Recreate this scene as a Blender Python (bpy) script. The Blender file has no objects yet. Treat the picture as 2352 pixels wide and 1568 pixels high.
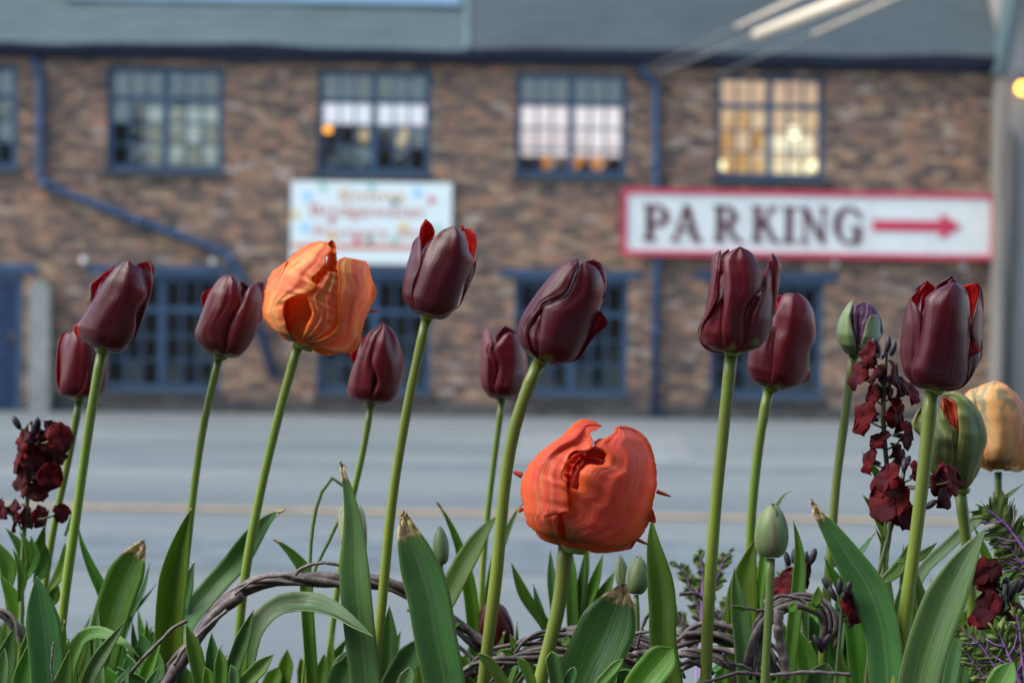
import bpy, math, random
import numpy as np
from mathutils import Vector, Matrix

rad = math.radians
random.seed(7)
rng = np.random.default_rng(11)
scene = bpy.context.scene
col = scene.collection

# ------------------------------------------------------------------ camera
FPX, CX, CY = 5273.0, 1176.0, 784.0        # focal length and centre, in units of a 2352 px wide picture
CAM = np.array((0.0, 0.0, 0.95))
ROLL = 0.0132
FWD = np.array((0.0, 1.0, 0.0))
RGT = np.array((math.cos(ROLL), 0.0, math.sin(ROLL)))
UPV = np.array((-math.sin(ROLL), 0.0, math.cos(ROLL)))
cam_data = bpy.data.cameras.new('camera')
cam = bpy.data.objects.new('camera', cam_data)
col.objects.link(cam)
m = Matrix.Identity(4)
for i in range(3):
    m[i][0], m[i][1], m[i][2], m[i][3] = RGT[i], UPV[i], -FWD[i], CAM[i]
cam.matrix_world = m
cam_data.sensor_width = 22.3
cam_data.lens = 22.3 * FPX / 2352.0
cam_data.clip_start = 0.05
cam_data.clip_end = 900
cam_data.dof.use_dof = True
cam_data.dof.focus_distance = 1.42
cam_data.dof.aperture_fstop = 6.5
cam_data.dof.aperture_blades = 0
scene.camera = cam

# ------------------------------------------------------------------ world, sun, exposure
SUN_EL, SUN_AZ = rad(48), rad(-106)          # soft light from the upper left, a little in front of the flowers
world = bpy.data.worlds.new('World')
scene.world = world
world.use_nodes = True
wn = world.node_tree
bg = wn.nodes['Background']
sky = wn.nodes.new('ShaderNodeTexSky')
sky.sky_type = 'NISHITA'
sky.sun_disc = False
sky.sun_elevation = SUN_EL
sky.sun_rotation = SUN_AZ
sky.altitude = 100
sky.air_density = 1.0
sky.dust_density = 1.4
sky.ozone_density = 0.1
wn.links.new(sky.outputs[0], bg.inputs[0])
bg.inputs[1].default_value = 0.12
sun_d = bpy.data.lights.new('sun', 'SUN')
sun_d.energy = 1.5
sun_d.angle = rad(40)
sun_d.color = (1.0, 0.97, 0.88)
sun = bpy.data.objects.new('sun', sun_d)
col.objects.link(sun)
sdir = Vector((math.sin(SUN_AZ) * math.cos(SUN_EL), math.cos(SUN_AZ) * math.cos(SUN_EL), math.sin(SUN_EL)))
sun.rotation_euler = sdir.to_track_quat('Z', 'Y').to_euler()
sun.location = (-6, 0, 9)
scene.view_settings.view_transform = 'Standard'
scene.view_settings.look = 'None'
scene.view_settings.gamma = 1.0
scene.view_settings.exposure = 1.5
EMIT = 0.38
scene.view_settings.use_curve_mapping = False
scene.cycles.use_denoising = True
scene.cycles.max_bounces = 8
scene.cycles.transparent_max_bounces = 12
scene.cycles.sample_clamp_indirect = 6.0

# ------------------------------------------------------------------ helpers
def P(x, y, d):
    """the point of the place seen at picture position (x, y), d metres in front of the lens"""
    return CAM + d * FWD + (x - CX) / FPX * d * RGT - (y - CY) / FPX * d * UPV

def px(n, d):
    return n / FPX * d

def thing(name, label, cat, loc=(0, 0, 0), rotz=0.0, group=None):
    o = bpy.data.objects.new(name, None)
    o.empty_display_size = 0.05
    col.objects.link(o)
    o.location = tuple(loc)
    o.rotation_euler = (0, 0, rotz)
    tag(o, label, cat, group)
    return o

def tag(o, label=None, cat=None, group=None, kind=None):
    if label: o['label'] = label
    if cat: o['category'] = cat
    if group: o['group'] = group
    if kind: o['kind'] = kind
    return o

def mesh(name, verts, faces, mats, parent=None, smooth=False, uv=None, midx=None, attrs=None, origin=None):
    """verts are world (or parent-frame) points; with origin they are taken relative to it"""
    v = np.asarray(verts, dtype=float)
    if origin is not None:
        v = v - np.asarray(origin)
    me = bpy.data.meshes.new(name)
    me.from_pydata(v.tolist(), [], faces)
    if not isinstance(mats, (list, tuple)):
        mats = [mats]
    for mm in mats:
        me.materials.append(mm)
    if midx is not None:
        me.polygons.foreach_set('material_index', np.asarray(midx, dtype=np.int32))
    if smooth:
        me.polygons.foreach_set('use_smooth', np.ones(len(me.polygons), dtype=bool))
    if uv is not None:
        lay = me.uv_layers.new(name='UVMap')
        li = np.empty(len(me.loops), dtype=np.int32)
        me.loops.foreach_get('vertex_index', li)
        lay.data.foreach_set('uv', np.asarray(uv, dtype=np.float32)[li].ravel())
    if attrs:
        for k, a in attrs.items():
            at = me.attributes.new(k, 'FLOAT', 'POINT')
            at.data.foreach_set('value', np.asarray(a, dtype=np.float32))
    me.update()
    o = bpy.data.objects.new(name, me)
    col.objects.link(o)
    if parent is not None:
        o.parent = parent
    return o

class MB:
    """collects boxes and prisms into one mesh"""
    def __init__(s):
        s.v, s.f, s.a = [], [], []
    def add(s, verts, faces, a=0.0):
        b = len(s.v)
        s.v += [tuple(q) for q in verts]
        s.f += [tuple(b + i for i in f) for f in faces]
        s.a += [a] * len(verts)
    def box(s, x0, x1, y0, y1, z0, z1, a=0.0):
        s.add([(x0, y0, z0), (x1, y0, z0), (x1, y1, z0), (x0, y1, z0), (x0, y0, z1), (x1, y0, z1), (x1, y1, z1), (x0, y1, z1)],
              [(0, 3, 2, 1), (4, 5, 6, 7), (0, 1, 5, 4), (1, 2, 6, 5), (2, 3, 7, 6), (3, 0, 4, 7)], a)
    def prism(s, poly, y0, y1):
        """polygon in x, z (counter-clockwise seen from -y) extruded from y0 to y1"""
        n = len(poly)
        vs = [(x, y0, z) for x, z in poly] + [(x, y1, z) for x, z in poly]
        fs = [tuple(range(n)), tuple(range(2 * n - 1, n - 1, -1))]
        fs += [(i, i + n, (i + 1) % n + n, (i + 1) % n) for i in range(n)]
        s.add(vs, fs)
    def build(s, name, mat, parent=None, smooth=False, attr=None, origin=None):
        return mesh(name, s.v, s.f, mat, parent, smooth, attrs={attr: s.a} if attr else None, origin=origin)

def spline(pts, n):
    """a smooth curve through the points, n samples, spaced by chord length"""
    p = np.asarray(pts, dtype=float)
    if len(p) == 2:
        t = np.linspace(0, 1, n)[:, None]
        return p[0] * (1 - t) + p[1] * t
    L = np.concatenate([[0], np.cumsum(np.linalg.norm(np.diff(p, axis=0), axis=1) + 1e-9)])
    m = np.zeros_like(p)
    m[1:-1] = (p[2:] - p[:-2]) / (L[2:] - L[:-2])[:, None]
    m[0] = (p[1] - p[0]) / (L[1] - L[0]); m[-1] = (p[-1] - p[-2]) / (L[-1] - L[-2])
    out = []
    for s in np.linspace(0, L[-1], n):
        i = min(max(int(np.searchsorted(L, s) - 1), 0), len(p) - 2)
        h = L[i + 1] - L[i]
        t = (s - L[i]) / h
        out.append((2 * t ** 3 - 3 * t * t + 1) * p[i] + (t ** 3 - 2 * t * t + t) * h * m[i] + (3 * t * t - 2 * t ** 3) * p[i + 1] + (t ** 3 - t * t) * h * m[i + 1])
    return np.array(out)

def tube(name, pts, radii, mat, parent=None, seg=8, origin=None, rough=0.0, caps=True, n=None):
    p = np.asarray(pts, dtype=float)
    if n:
        p = spline(p, n)
    n = len(p)
    r = np.interp(np.linspace(0, 1, n), np.linspace(0, 1, len(radii)), radii) if hasattr(radii, '__len__') else np.full(n, radii)
    t = np.gradient(p, axis=0)
    t /= np.linalg.norm(t, axis=1)[:, None] + 1e-12
    ref = np.array((0.31, -0.95, 0.05))
    verts, uv = [], []
    for i in range(n):
        a = np.cross(t[i], ref); a /= np.linalg.norm(a) + 1e-9
        b = np.cross(t[i], a)
        for k in range(seg):
            w = 2 * math.pi * k / seg
            rr = r[i] * (1 + rough * rng.normal())
            verts.append(p[i] + rr * (math.cos(w) * a + math.sin(w) * b))
            uv.append((k / seg, i / (n - 1)))
    faces = []
    for i in range(n - 1):
        for k in range(seg):
            k2 = (k + 1) % seg
            faces.append((i * seg + k, i * seg + k2, (i + 1) * seg + k2, (i + 1) * seg + k))
    if caps:
        faces.append(tuple(range(seg - 1, -1, -1)))
        faces.append(tuple((n - 1) * seg + k for k in range(seg)))
    return mesh(name, verts, faces, mat, parent, True, uv=uv, origin=origin)

def sheet(name, g, mats, parent=None, thick=0.0004, origin=None, attrs=None, flip=False):
    """a thin leaf or petal with two sides and a rim; g is (rows, columns, 3), rows run from base to tip"""
    g = np.asarray(g, dtype=float)
    nv, nu, _ = g.shape
    du = np.gradient(g, axis=1); dv = np.gradient(g, axis=0)
    nrm = np.cross(du, dv)
    if flip: nrm = -nrm
    nrm /= np.linalg.norm(nrm, axis=2)[:, :, None] + 1e-12
    back = g - nrm * thick
    verts = np.vstack([g.reshape(-1, 3), back.reshape(-1, 3)])
    N = nv * nu
    F, M = [], []
    for i in range(nv - 1):
        for j in range(nu - 1):
            a, b, c, d = i * nu + j, i * nu + j + 1, (i + 1) * nu + j + 1, (i + 1) * nu + j
            F.append((a, d, c, b) if flip else (a, b, c, d)); M.append(0)
            F.append((a + N, b + N, c + N, d + N) if flip else (a + N, d + N, c + N, b + N)); M.append(1)
    ring = [j for j in range(nu)] + [i * nu + nu - 1 for i in range(1, nv)] + [(nv - 1) * nu + j for j in range(nu - 2, -1, -1)] + [i * nu for i in range(nv - 2, 0, -1)]
    for k in range(len(ring)):
        a, b = ring[k], ring[(k + 1) % len(ring)]
        F.append((a, a + N, b + N, b) if not flip else (b, b + N, a + N, a)); M.append(0)
    U, V = np.meshgrid(np.linspace(0, 1, nu), np.linspace(0, 1, nv))
    uv = np.stack([U.ravel(), V.ravel()], axis=1)
    uv = np.vstack([uv, uv])
    at = None
    if attrs:
        at = {k: np.concatenate([np.ravel(a), np.ravel(a)]) for k, a in attrs.items()}
    if not isinstance(mats, (list, tuple)): mats = [mats, mats]
    return mesh(name, verts, F, list(mats), parent, True, uv=uv, midx=M, origin=origin, attrs=at)

# ------------------------------------------------------------------ material helpers
class NT:
    def __init__(s, name):
        s.m = bpy.data.materials.new(name)
        s.m.use_nodes = True
        s.t = s.m.node_tree
        s.t.nodes.clear()
        s.out = s.t.nodes.new('ShaderNodeOutputMaterial')
    def n(s, typ, **kw):
        nd = s.t.nodes.new(typ)
        for k, v in kw.items():
            setattr(nd, k, v)
        return nd
    def l(s, a, b):
        s.t.links.new(a, b)
    def put(s, sock, v):
        if isinstance(v, bpy.types.NodeSocket): s.l(v, sock)
        elif v is not None:
            if isinstance(v, (tuple, list)) and len(v) == 3 and sock.type == 'RGBA': v = (*v, 1)
            sock.default_value = v
    def coord(s, kind='Object', scale=(1, 1, 1)):
        if kind == 'World':
            c = s.n('ShaderNodeNewGeometry').outputs['Position']
        elif kind == 'UV':
            c = s.n('ShaderNodeUVMap').outputs[0]
        else:
            c = s.n('ShaderNodeTexCoord').outputs[kind]
        mp = s.n('ShaderNodeMapping')
        mp.inputs['Scale'].default_value = scale
        s.l(c, mp.inputs[0])
        return mp.outputs[0]
    def noise(s, vec, scale=5, detail=3, rough=0.55, w=None):
        nd = s.n('ShaderNodeTexNoise')
        if w is not None:
            nd.noise_dimensions = '4D'
            s.put(nd.inputs['W'], w)
        s.l(vec, nd.inputs['Vector'])
        nd.inputs['Scale'].default_value = scale
        nd.inputs['Detail'].default_value = detail
        nd.inputs['Roughness'].default_value = rough
        return nd.outputs[0]
    def ramp(s, fac, stops, interp='LINEAR'):
        r = s.n('ShaderNodeValToRGB')
        r.color_ramp.interpolation = interp
        e = r.color_ramp.elements
        while len(e) < len(stops): e.new(0.5)
        for i, (p, c) in enumerate(stops):
            e[i].position = p
            e[i].color = (*c, 1) if len(c) == 3 else c
        s.l(fac, r.inputs[0])
        return r.outputs[0]
    def mix(s, fac, a, b, mode='MIX'):
        nd = s.n('ShaderNodeMix', data_type='RGBA', blend_type=mode)
        s.put(nd.inputs[0], fac); s.put(nd.inputs[6], a); s.put(nd.inputs[7], b)
        return nd.outputs[2]
    def math(s, op, a, b=0.0, c=None):
        nd = s.n('ShaderNodeMath', operation=op)
        s.put(nd.inputs[0], a); s.put(nd.inputs[1], b)
        if c is not None: s.put(nd.inputs[2], c)
        return nd.outputs[0]
    def maprange(s, v, a, b, c=0.0, d=1.0):
        nd = s.n('ShaderNodeMapRange', interpolation_type='SMOOTHSTEP')
        s.put(nd.inputs[0], v)
        for i, q in enumerate((a, b, c, d)): s.put(nd.inputs[i + 1], q)
        return nd.outputs[0]
    def bump(s, h, strength=0.3, dist=0.01):
        b = s.n('ShaderNodeBump')
        b.inputs['Strength'].default_value = strength
        b.inputs['Distance'].default_value = dist
        s.l(h, b.inputs['Height'])
        return b.outputs[0]
    def bsdf(s, color, rough=0.5, normal=None, trans=0.0, tcolor=None, spec=0.5, metal=0.0, coat=0.0, sheen=0.0, sheen_tint=None, emit=None, estr=0.0):
        b = s.n('ShaderNodeBsdfPrincipled')
        s.put(b.inputs['Base Color'], color)
        s.put(b.inputs['Roughness'], rough)
        s.put(b.inputs['Specular IOR Level'], spec)
        s.put(b.inputs['Metallic'], metal)
        if coat:
            b.inputs['Coat Weight'].default_value = coat
            b.inputs['Coat Roughness'].default_value = 0.25
        if sheen:
            b.inputs['Sheen Weight'].default_value = sheen
            b.inputs['Sheen Roughness'].default_value = 0.4
            if sheen_tint: b.inputs['Sheen Tint'].default_value = (*sheen_tint, 1)
        if emit is not None:
            s.put(b.inputs['Emission Color'], emit)
            b.inputs['Emission Strength'].default_value = estr
        if normal is not None: s.l(normal, b.inputs['Normal'])
        sh = b.outputs[0]
        if trans:
            t = s.n('ShaderNodeBsdfTranslucent')
            s.put(t.inputs[0], tcolor if tcolor is not None else color)
            if normal is not None: s.l(normal, t.inputs[1])
            mx = s.n('ShaderNodeMixShader')
            mx.inputs[0].default_value = trans
            s.l(sh, mx.inputs[1]); s.l(t.outputs[0], mx.inputs[2])
            sh = mx.outputs[0]
        s.l(sh, s.out.inputs[0])
        return s.m

def plain(name, color, rough=0.5, var=0.25, scale=8, metal=0.0, spec=0.5, bump=0.15, coord='Object', coat=0.0):
    t = NT(name)
    c = t.coord(coord)
    n = t.noise(c, scale, 5, 0.6)
    lo = tuple(q * (1 - var) for q in color); hi = tuple(min(1, q * (1 + var)) for q in color)
    cc = t.ramp(n, [(0.3, lo), (0.7, hi)])
    return t.bsdf(cc, rough, t.bump(n, bump, 0.01), metal=metal, spec=spec, coat=coat)

def glow(name, color, strength):
    t = NT(name)
    n = t.noise(t.coord('Object'), 3.0, 2)
    c = t.mix(t.math('MULTIPLY', n, 0.35), color, tuple(q * 0.7 for q in color))
    return t.bsdf(tuple(q * 0.6 for q in color), 0.6, emit=c, estr=strength * EMIT)
# ------------------------------------------------------------------ the street
def asphalt():
    t = NT('worn_asphalt')
    c = t.coord('World', (0.22, 0.6, 1))
    big = t.noise(c, 0.7, 5, 0.65)
    c2 = t.coord('World')
    mid = t.noise(c2, 1.1, 5, 0.6)
    fine = t.noise(c2, 90, 3, 0.7)
    base = t.ramp(big, [(0.36, (0.125, 0.147, 0.150)), (0.50, (0.160, 0.182, 0.180)), (0.64, (0.200, 0.217, 0.208))])
    base = t.mix(t.maprange(mid, 0.55, 0.75, 0, 0.45), base, (0.115, 0.130, 0.132))
    base = t.mix(t.math('MULTIPLY', fine, 0.35), base, (0.100, 0.108, 0.106))
    return t.bsdf(base, t.maprange(mid, 0.3, 0.7, 0.7, 0.9), t.bump(fine, 0.35, 0.004), spec=0.3)
M_ROAD = asphalt()
M_PATCH = plain('tarmac_patch_dark', (0.120, 0.144, 0.150), 0.75, 0.35, 3)
M_PATCH2 = plain('tarmac_patch_pale', (0.185, 0.200, 0.192), 0.8, 0.3, 3)
M_YELLOW = plain('worn_yellow_paint', (0.42, 0.27, 0.11), 0.7, 0.4, 6)

def G(x, y, z=0.0):
    d = FWD + (x - CX) / FPX * RGT - (y - CY) / FPX * UPV
    return CAM + d * ((z - CAM[2]) / d[2])

tag(mesh('road', [(-300, -60, 0), (300, -60, 0), (300, 500, 0), (-300, 500, 0)], [(0, 1, 2, 3)], M_ROAD), kind='structure')

def ground_patch(name, corners, z, mat, parent=None):
    v = [G(x, y, z) for x, y in corners]
    return mesh(name, v, [(0, 1, 2, 3)], mat, parent)
road = bpy.data.objects['road']
def strip(xa, ya, xb, yb, half, z, mat, name):
    a, b = G(xa, ya, z), G(xb, yb, z)
    t = (b - a) / np.linalg.norm(b - a); nn = np.cross((0, 0, 1), t)
    a = a - t * 12; b = b + t * 12
    k = 60
    v, f = [], []
    for i in range(k + 1):
        q = a + (b - a) * i / k
        w0, w1 = half * (1 + 0.10 * rng.normal()), half * (1 + 0.10 * rng.normal())
        v += [q - nn * w0, q + nn * w1]
    for i in range(k): f.append((2 * i, 2 * i + 2, 2 * i + 3, 2 * i + 1))
    return mesh(name, v, f, mat, road)
strip(200, 1163, 2352, 1199, 0.085, 0.008, M_YELLOW, 'yellow_line')
strip(300, 1062, 2200, 1082, 0.16, 0.004, M_PATCH, 'tarmac_seam')
ground_patch('tarmac_patch', [(-200, 1295), (2700, 1338), (2700, 1262), (-200, 1215)], 0.004, M_PATCH, road)
ground_patch('tarmac_patch', [(1180, 1062), (1600, 1066), (1560, 1000), (1200, 996)], 0.005, M_PATCH2, road)

# ------------------------------------------------------------------ the brick works across the street
YAW = rad(1.9)
ORG = np.array((0.0, 29.0, 0.0))
TX = np.array((math.cos(YAW), math.sin(YAW), 0)); BK = np.array((-math.sin(YAW), math.cos(YAW), 0))
def WL(x, y, yl=0.0):
    """wall coordinates (along, up) of the point seen at (x, y) on the plane yl behind the wall face"""
    d = FWD + (x - CX) / FPX * RGT - (y - CY) / FPX * UPV
    s = (yl - (CAM - ORG) @ BK) / (d @ BK)
    p = CAM + d * s - ORG
    return float(p @ TX), float(p[2])
def WW(lx, ly, lz):
    return ORG + TX * lx + BK * ly + np.array((0, 0, lz))
def rect(x0, y0, x1, y1, yl=0.0):
    a = WL(x0, y1, yl); b = WL(x1, y0, yl); c = WL(x0, y0, yl); d = WL(x1, y1, yl)
    return (a[0] + c[0]) / 2, (a[1] + d[1]) / 2, (b[0] + d[0]) / 2, (b[1] + c[1]) / 2

def brick_mat(name, obj_random):
    t = NT(name)
    if obj_random: r = t.n('ShaderNodeObjectInfo').outputs['Random']
    else:
        a = t.n('ShaderNodeAttribute'); a.attribute_name = 'tone'; r = a.outputs['Fac']
    colr = t.ramp(r, [(0.0, (0.085, 0.068, 0.060)), (0.12, (0.155, 0.112, 0.090)), (0.30, (0.240, 0.152, 0.106)), (0.46, (0.300, 0.180, 0.120)),
                      (0.62, (0.350, 0.202, 0.128)), (0.76, (0.48, 0.320, 0.188)), (0.86, (0.47, 0.235, 0.138)), (0.96, (0.50, 0.38, 0.30))], 'CONSTANT')
    w = t.coord('World', (1, 1, 3.2))
    soot = t.noise(w, 0.75, 4, 0.62)
    low = t.noise(t.coord('World', (1, 1, 2.2)), 2.2, 5, 0.65)
    colr = t.mix(t.maprange(soot, 0.50, 0.74, 0, 0.36), colr, (0.085, 0.075, 0.070))
    colr = t.mix(t.maprange(low, 0.56, 0.76, 0, 0.25), colr, (0.10, 0.092, 0.086))
    g = t.noise(w, 60, 3, 0.7)
    colr = t.mix(t.math('MULTIPLY', g, 0.4), colr, (0.17, 0.135, 0.115))
    return t.bsdf(colr, 0.85, t.bump(g, 0.4, 0.004), spec=0.3)
M_BRICK = brick_mat('old_brick', False)
M_BRICK1 = brick_mat('old_brick_single', True)
M_MORTAR = plain('sooty_mortar', (0.15, 0.122, 0.104), 0.9, 0.3, 5, coord='World')
M_BLUE = plain('blue_joinery_paint', (0.030, 0.070, 0.132), 0.45, 0.18, 6)
M_DOOR = plain('deep_blue_door_paint', (0.009, 0.030, 0.090), 0.4, 0.12, 3)
M_NAVY = plain('navy_gutter_paint', (0.014, 0.022, 0.052), 0.5, 0.3, 5)
M_PIPE = plain('blue_pipe_paint', (0.030, 0.066, 0.135), 0.4, 0.2, 6)
M_SILL = plain('dark_slate_sill', (0.035, 0.045, 0.055), 0.6, 0.3, 8)
M_DARK = plain('dim_room_plaster', (0.17, 0.15, 0.13), 0.9, 0.3, 2)
M_BOARD = plain('pale_board', (0.88, 0.86, 0.74), 0.8, 0.12, 3)
M_STONE = plain('grey_stone_post', (0.25, 0.26, 0.235), 0.8, 0.25, 5)
M_WHITE = plain('white_sign_paint', (0.72, 0.75, 0.71), 0.5, 0.05, 3)
M_CREAM = plain('white_glazed_pottery', (0.80, 0.82, 0.82), 0.25, 0.04, 5)

def glass_mat():
    t = NT('window_glass')
    tr = t.n('ShaderNodeBsdfTransparent'); tr.inputs[0].default_value = (0.93, 0.96, 0.95, 1)
    gl = t.n('ShaderNodeBsdfGlossy'); gl.inputs['Roughness'].default_value = 0.03
    gl.inputs[0].default_value = (0.9, 0.95, 1, 1)
    n = t.noise(t.coord('World'), 6, 2)
    t.l(t.bump(n, 0.08, 0.02), gl.inputs['Normal'])
    fr = t.n('ShaderNodeFresnel'); fr.inputs[0].default_value = 1.7
    mx = t.n('ShaderNodeMixShader')
    t.l(fr.outputs[0], mx.inputs[0]); t.l(tr.outputs[0], mx.inputs[1]); t.l(gl.outputs[0], mx.inputs[2])
    t.l(mx.outputs[0], t.out.inputs[0])
    return t.m
M_GLASS = glass_mat()

XR = WL(2296, 560)[0]
XL = -17.0
ZE = WL(1176, 140)[1]                         # eaves
works = thing('brick_building', 'long low two-storey brick works with blue windows and grey roof', 'building', ORG, YAW)

up_x = [(-200, 42), (247, 514), (729, 990), (1184, 1440), (1642, 1893)]
lo_x = [(235, 508), (729, 990), (1180, 1442), (1630, 1888)]
UP = []
for i, (a, b) in enumerate(up_x):
    cy = (a + b) / 2
    yo = 0.0132 * (cy - CX)
    UP.append(rect(a, 155 + yo + 10, b, 398 + yo + 6, 0.05))
LO = []
for a, b in lo_x:
    yo = 0.0115 * ((a + b) / 2 - CX)
    LO.append(rect(a, 640 + yo, b, 905 + yo, 0.05))
DOOR = rect(-160, 626, 52, 944)
HOLES = [(h[0], max(h[1], 0), h[2], h[3]) for h in UP + LO] + [(DOOR[0], 0.0, DOOR[2], DOOR[3])]
HOLES = [(x0, z0, x1, min(z1, ZE + 0.05)) for x0, z0, x1, z1 in HOLES]

def wall_body():
    xs = sorted({XL, XR} | {h[0] for h in HOLES} | {h[2] for h in HOLES})
    zs = sorted({0.0, ZE + 0.1} | {h[1] for h in HOLES} | {h[3] for h in HOLES})
    v, f = [], []
    def quad(*q):
        b = len(v); v.extend(q); f.append((b, b + 1, b + 2, b + 3))
    for i in range(len(xs) - 1):
        for j in range(len(zs) - 1):
            cx, cz = (xs[i] + xs[i + 1]) / 2, (zs[j] + zs[j + 1]) / 2
            if any(h[0] < cx < h[2] and h[1] < cz < h[3] for h in HOLES): continue
            quad((xs[i], 0, zs[j]), (xs[i + 1], 0, zs[j]), (xs[i + 1], 0, zs[j + 1]), (xs[i], 0, zs[j + 1]))
    D = 0.24
    for x0, z0, x1, z1 in HOLES:
        quad((x0, 0, z0), (x0, 0, z1), (x0, D, z1), (x0, D, z0))
        quad((x1, 0, z0), (x1, D, z0), (x1, D, z1), (x1, 0, z1))
        quad((x0, 0, z0), (x0, D, z0), (x1, D, z0), (x1, 0, z0))
        quad((x0, 0, z1), (x1, 0, z1), (x1, D, z1), (x0, D, z1))
    quad((XR, 0, 0), (XR, 6, 0), (XR, 6, ZE + 0.1), (XR, 0, ZE + 0.1))
    quad((XL, 0, 0), (XL, 0, ZE + 0.1), (XL, 6, ZE + 0.1), (XL, 6, 0))
    return mesh('wall', v, f, M_MORTAR, works)
wall = wall_body()

def bricks():
    course, joint = 0.067, 0.010
    rows = int(ZE / course) + 1
    rb = MB()
    singles = []
    shared = {}
    for j in range(rows):
        z0 = j * course + joint
        z1 = (j + 1) * course
        if z1 > ZE + 0.04: break
        x = XL - random.uniform(0, 0.3)
        k = 0
        while x < XR:
            header = (j % 4 == 3) or (random.random() < 0.07)
            L = 0.100 if header else 0.205
            L *= random.uniform(0.97, 1.03)
            a, b = max(x, XL), min(x + L, XR)
            x += L + joint
            if b - a < 0.04: continue
            segs = [(a, b)]
            for hx0, hz0, hx1, hz1 in HOLES:
                if z1 > hz0 + 0.01 and z0 < hz1 - 0.01:
                    ns = []
                    for s0, s1 in segs:
                        if s1 <= hx0 or s0 >= hx1: ns.append((s0, s1))
                        else:
                            if hx0 - s0 > 0.03: ns.append((s0, hx0))
                            if s1 - hx1 > 0.03: ns.append((hx1, s1))
                    segs = ns
            for s0, s1 in segs:
                pr = 0.008 + random.uniform(-0.003, 0.005)
                dz = random.uniform(-0.003, 0.003)
                whole = abs((s1 - s0) - L) < 1e-6
                d = math.hypot(s0 + 5.2, 0.6 * (z0 - 3.1))
                rec = (s0, s1, pr, z0 + dz, z1 + dz, random.random())
                if whole and not header and z0 > 1.9 and s0 > -6.35: singles.append((d, rec))
                else: rb.box(s0, s1, -pr, 0.02, z0 + dz, z1 + dz, rec[5])
    singles.sort(key=lambda q: q[0])
    me = None
    for i, (d, (s0, s1, pr, z0, z1, tone)) in enumerate(singles):
        if i >= 300:
            rb.box(s0, s1, -pr, 0.02, z0, z1, tone); continue
        if me is None:
            u = MB(); u.box(-0.5, 0.5, -0.5, 0.5, -0.5, 0.5)
            o = u.build('brick', M_BRICK1, wall); me = o.data
        else:
            o = bpy.data.objects.new('brick', me); col.objects.link(o); o.parent = wall
        o.location = ((s0 + s1) / 2, (0.02 - pr) / 2, (z0 + z1) / 2)
        o.scale = (s1 - s0, 0.02 + pr, z1 - z0)
        o.rotation_euler = (0, random.uniform(-0.006, 0.006), 0)
    tag(rb.build('bricks', M_BRICK, wall, attr='tone'), kind='stuff')
bricks()

b = MB(); b.box(DOOR[2] + 0.02, XR - 0.01, -0.03, 0.0, 0, 0.17); b.build('plinth', plain('dark_plinth', (0.075, 0.070, 0.064), 0.8, 0.5, 4, coord='World'), works)  # dark projecting strip along the foot of the wall

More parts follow.
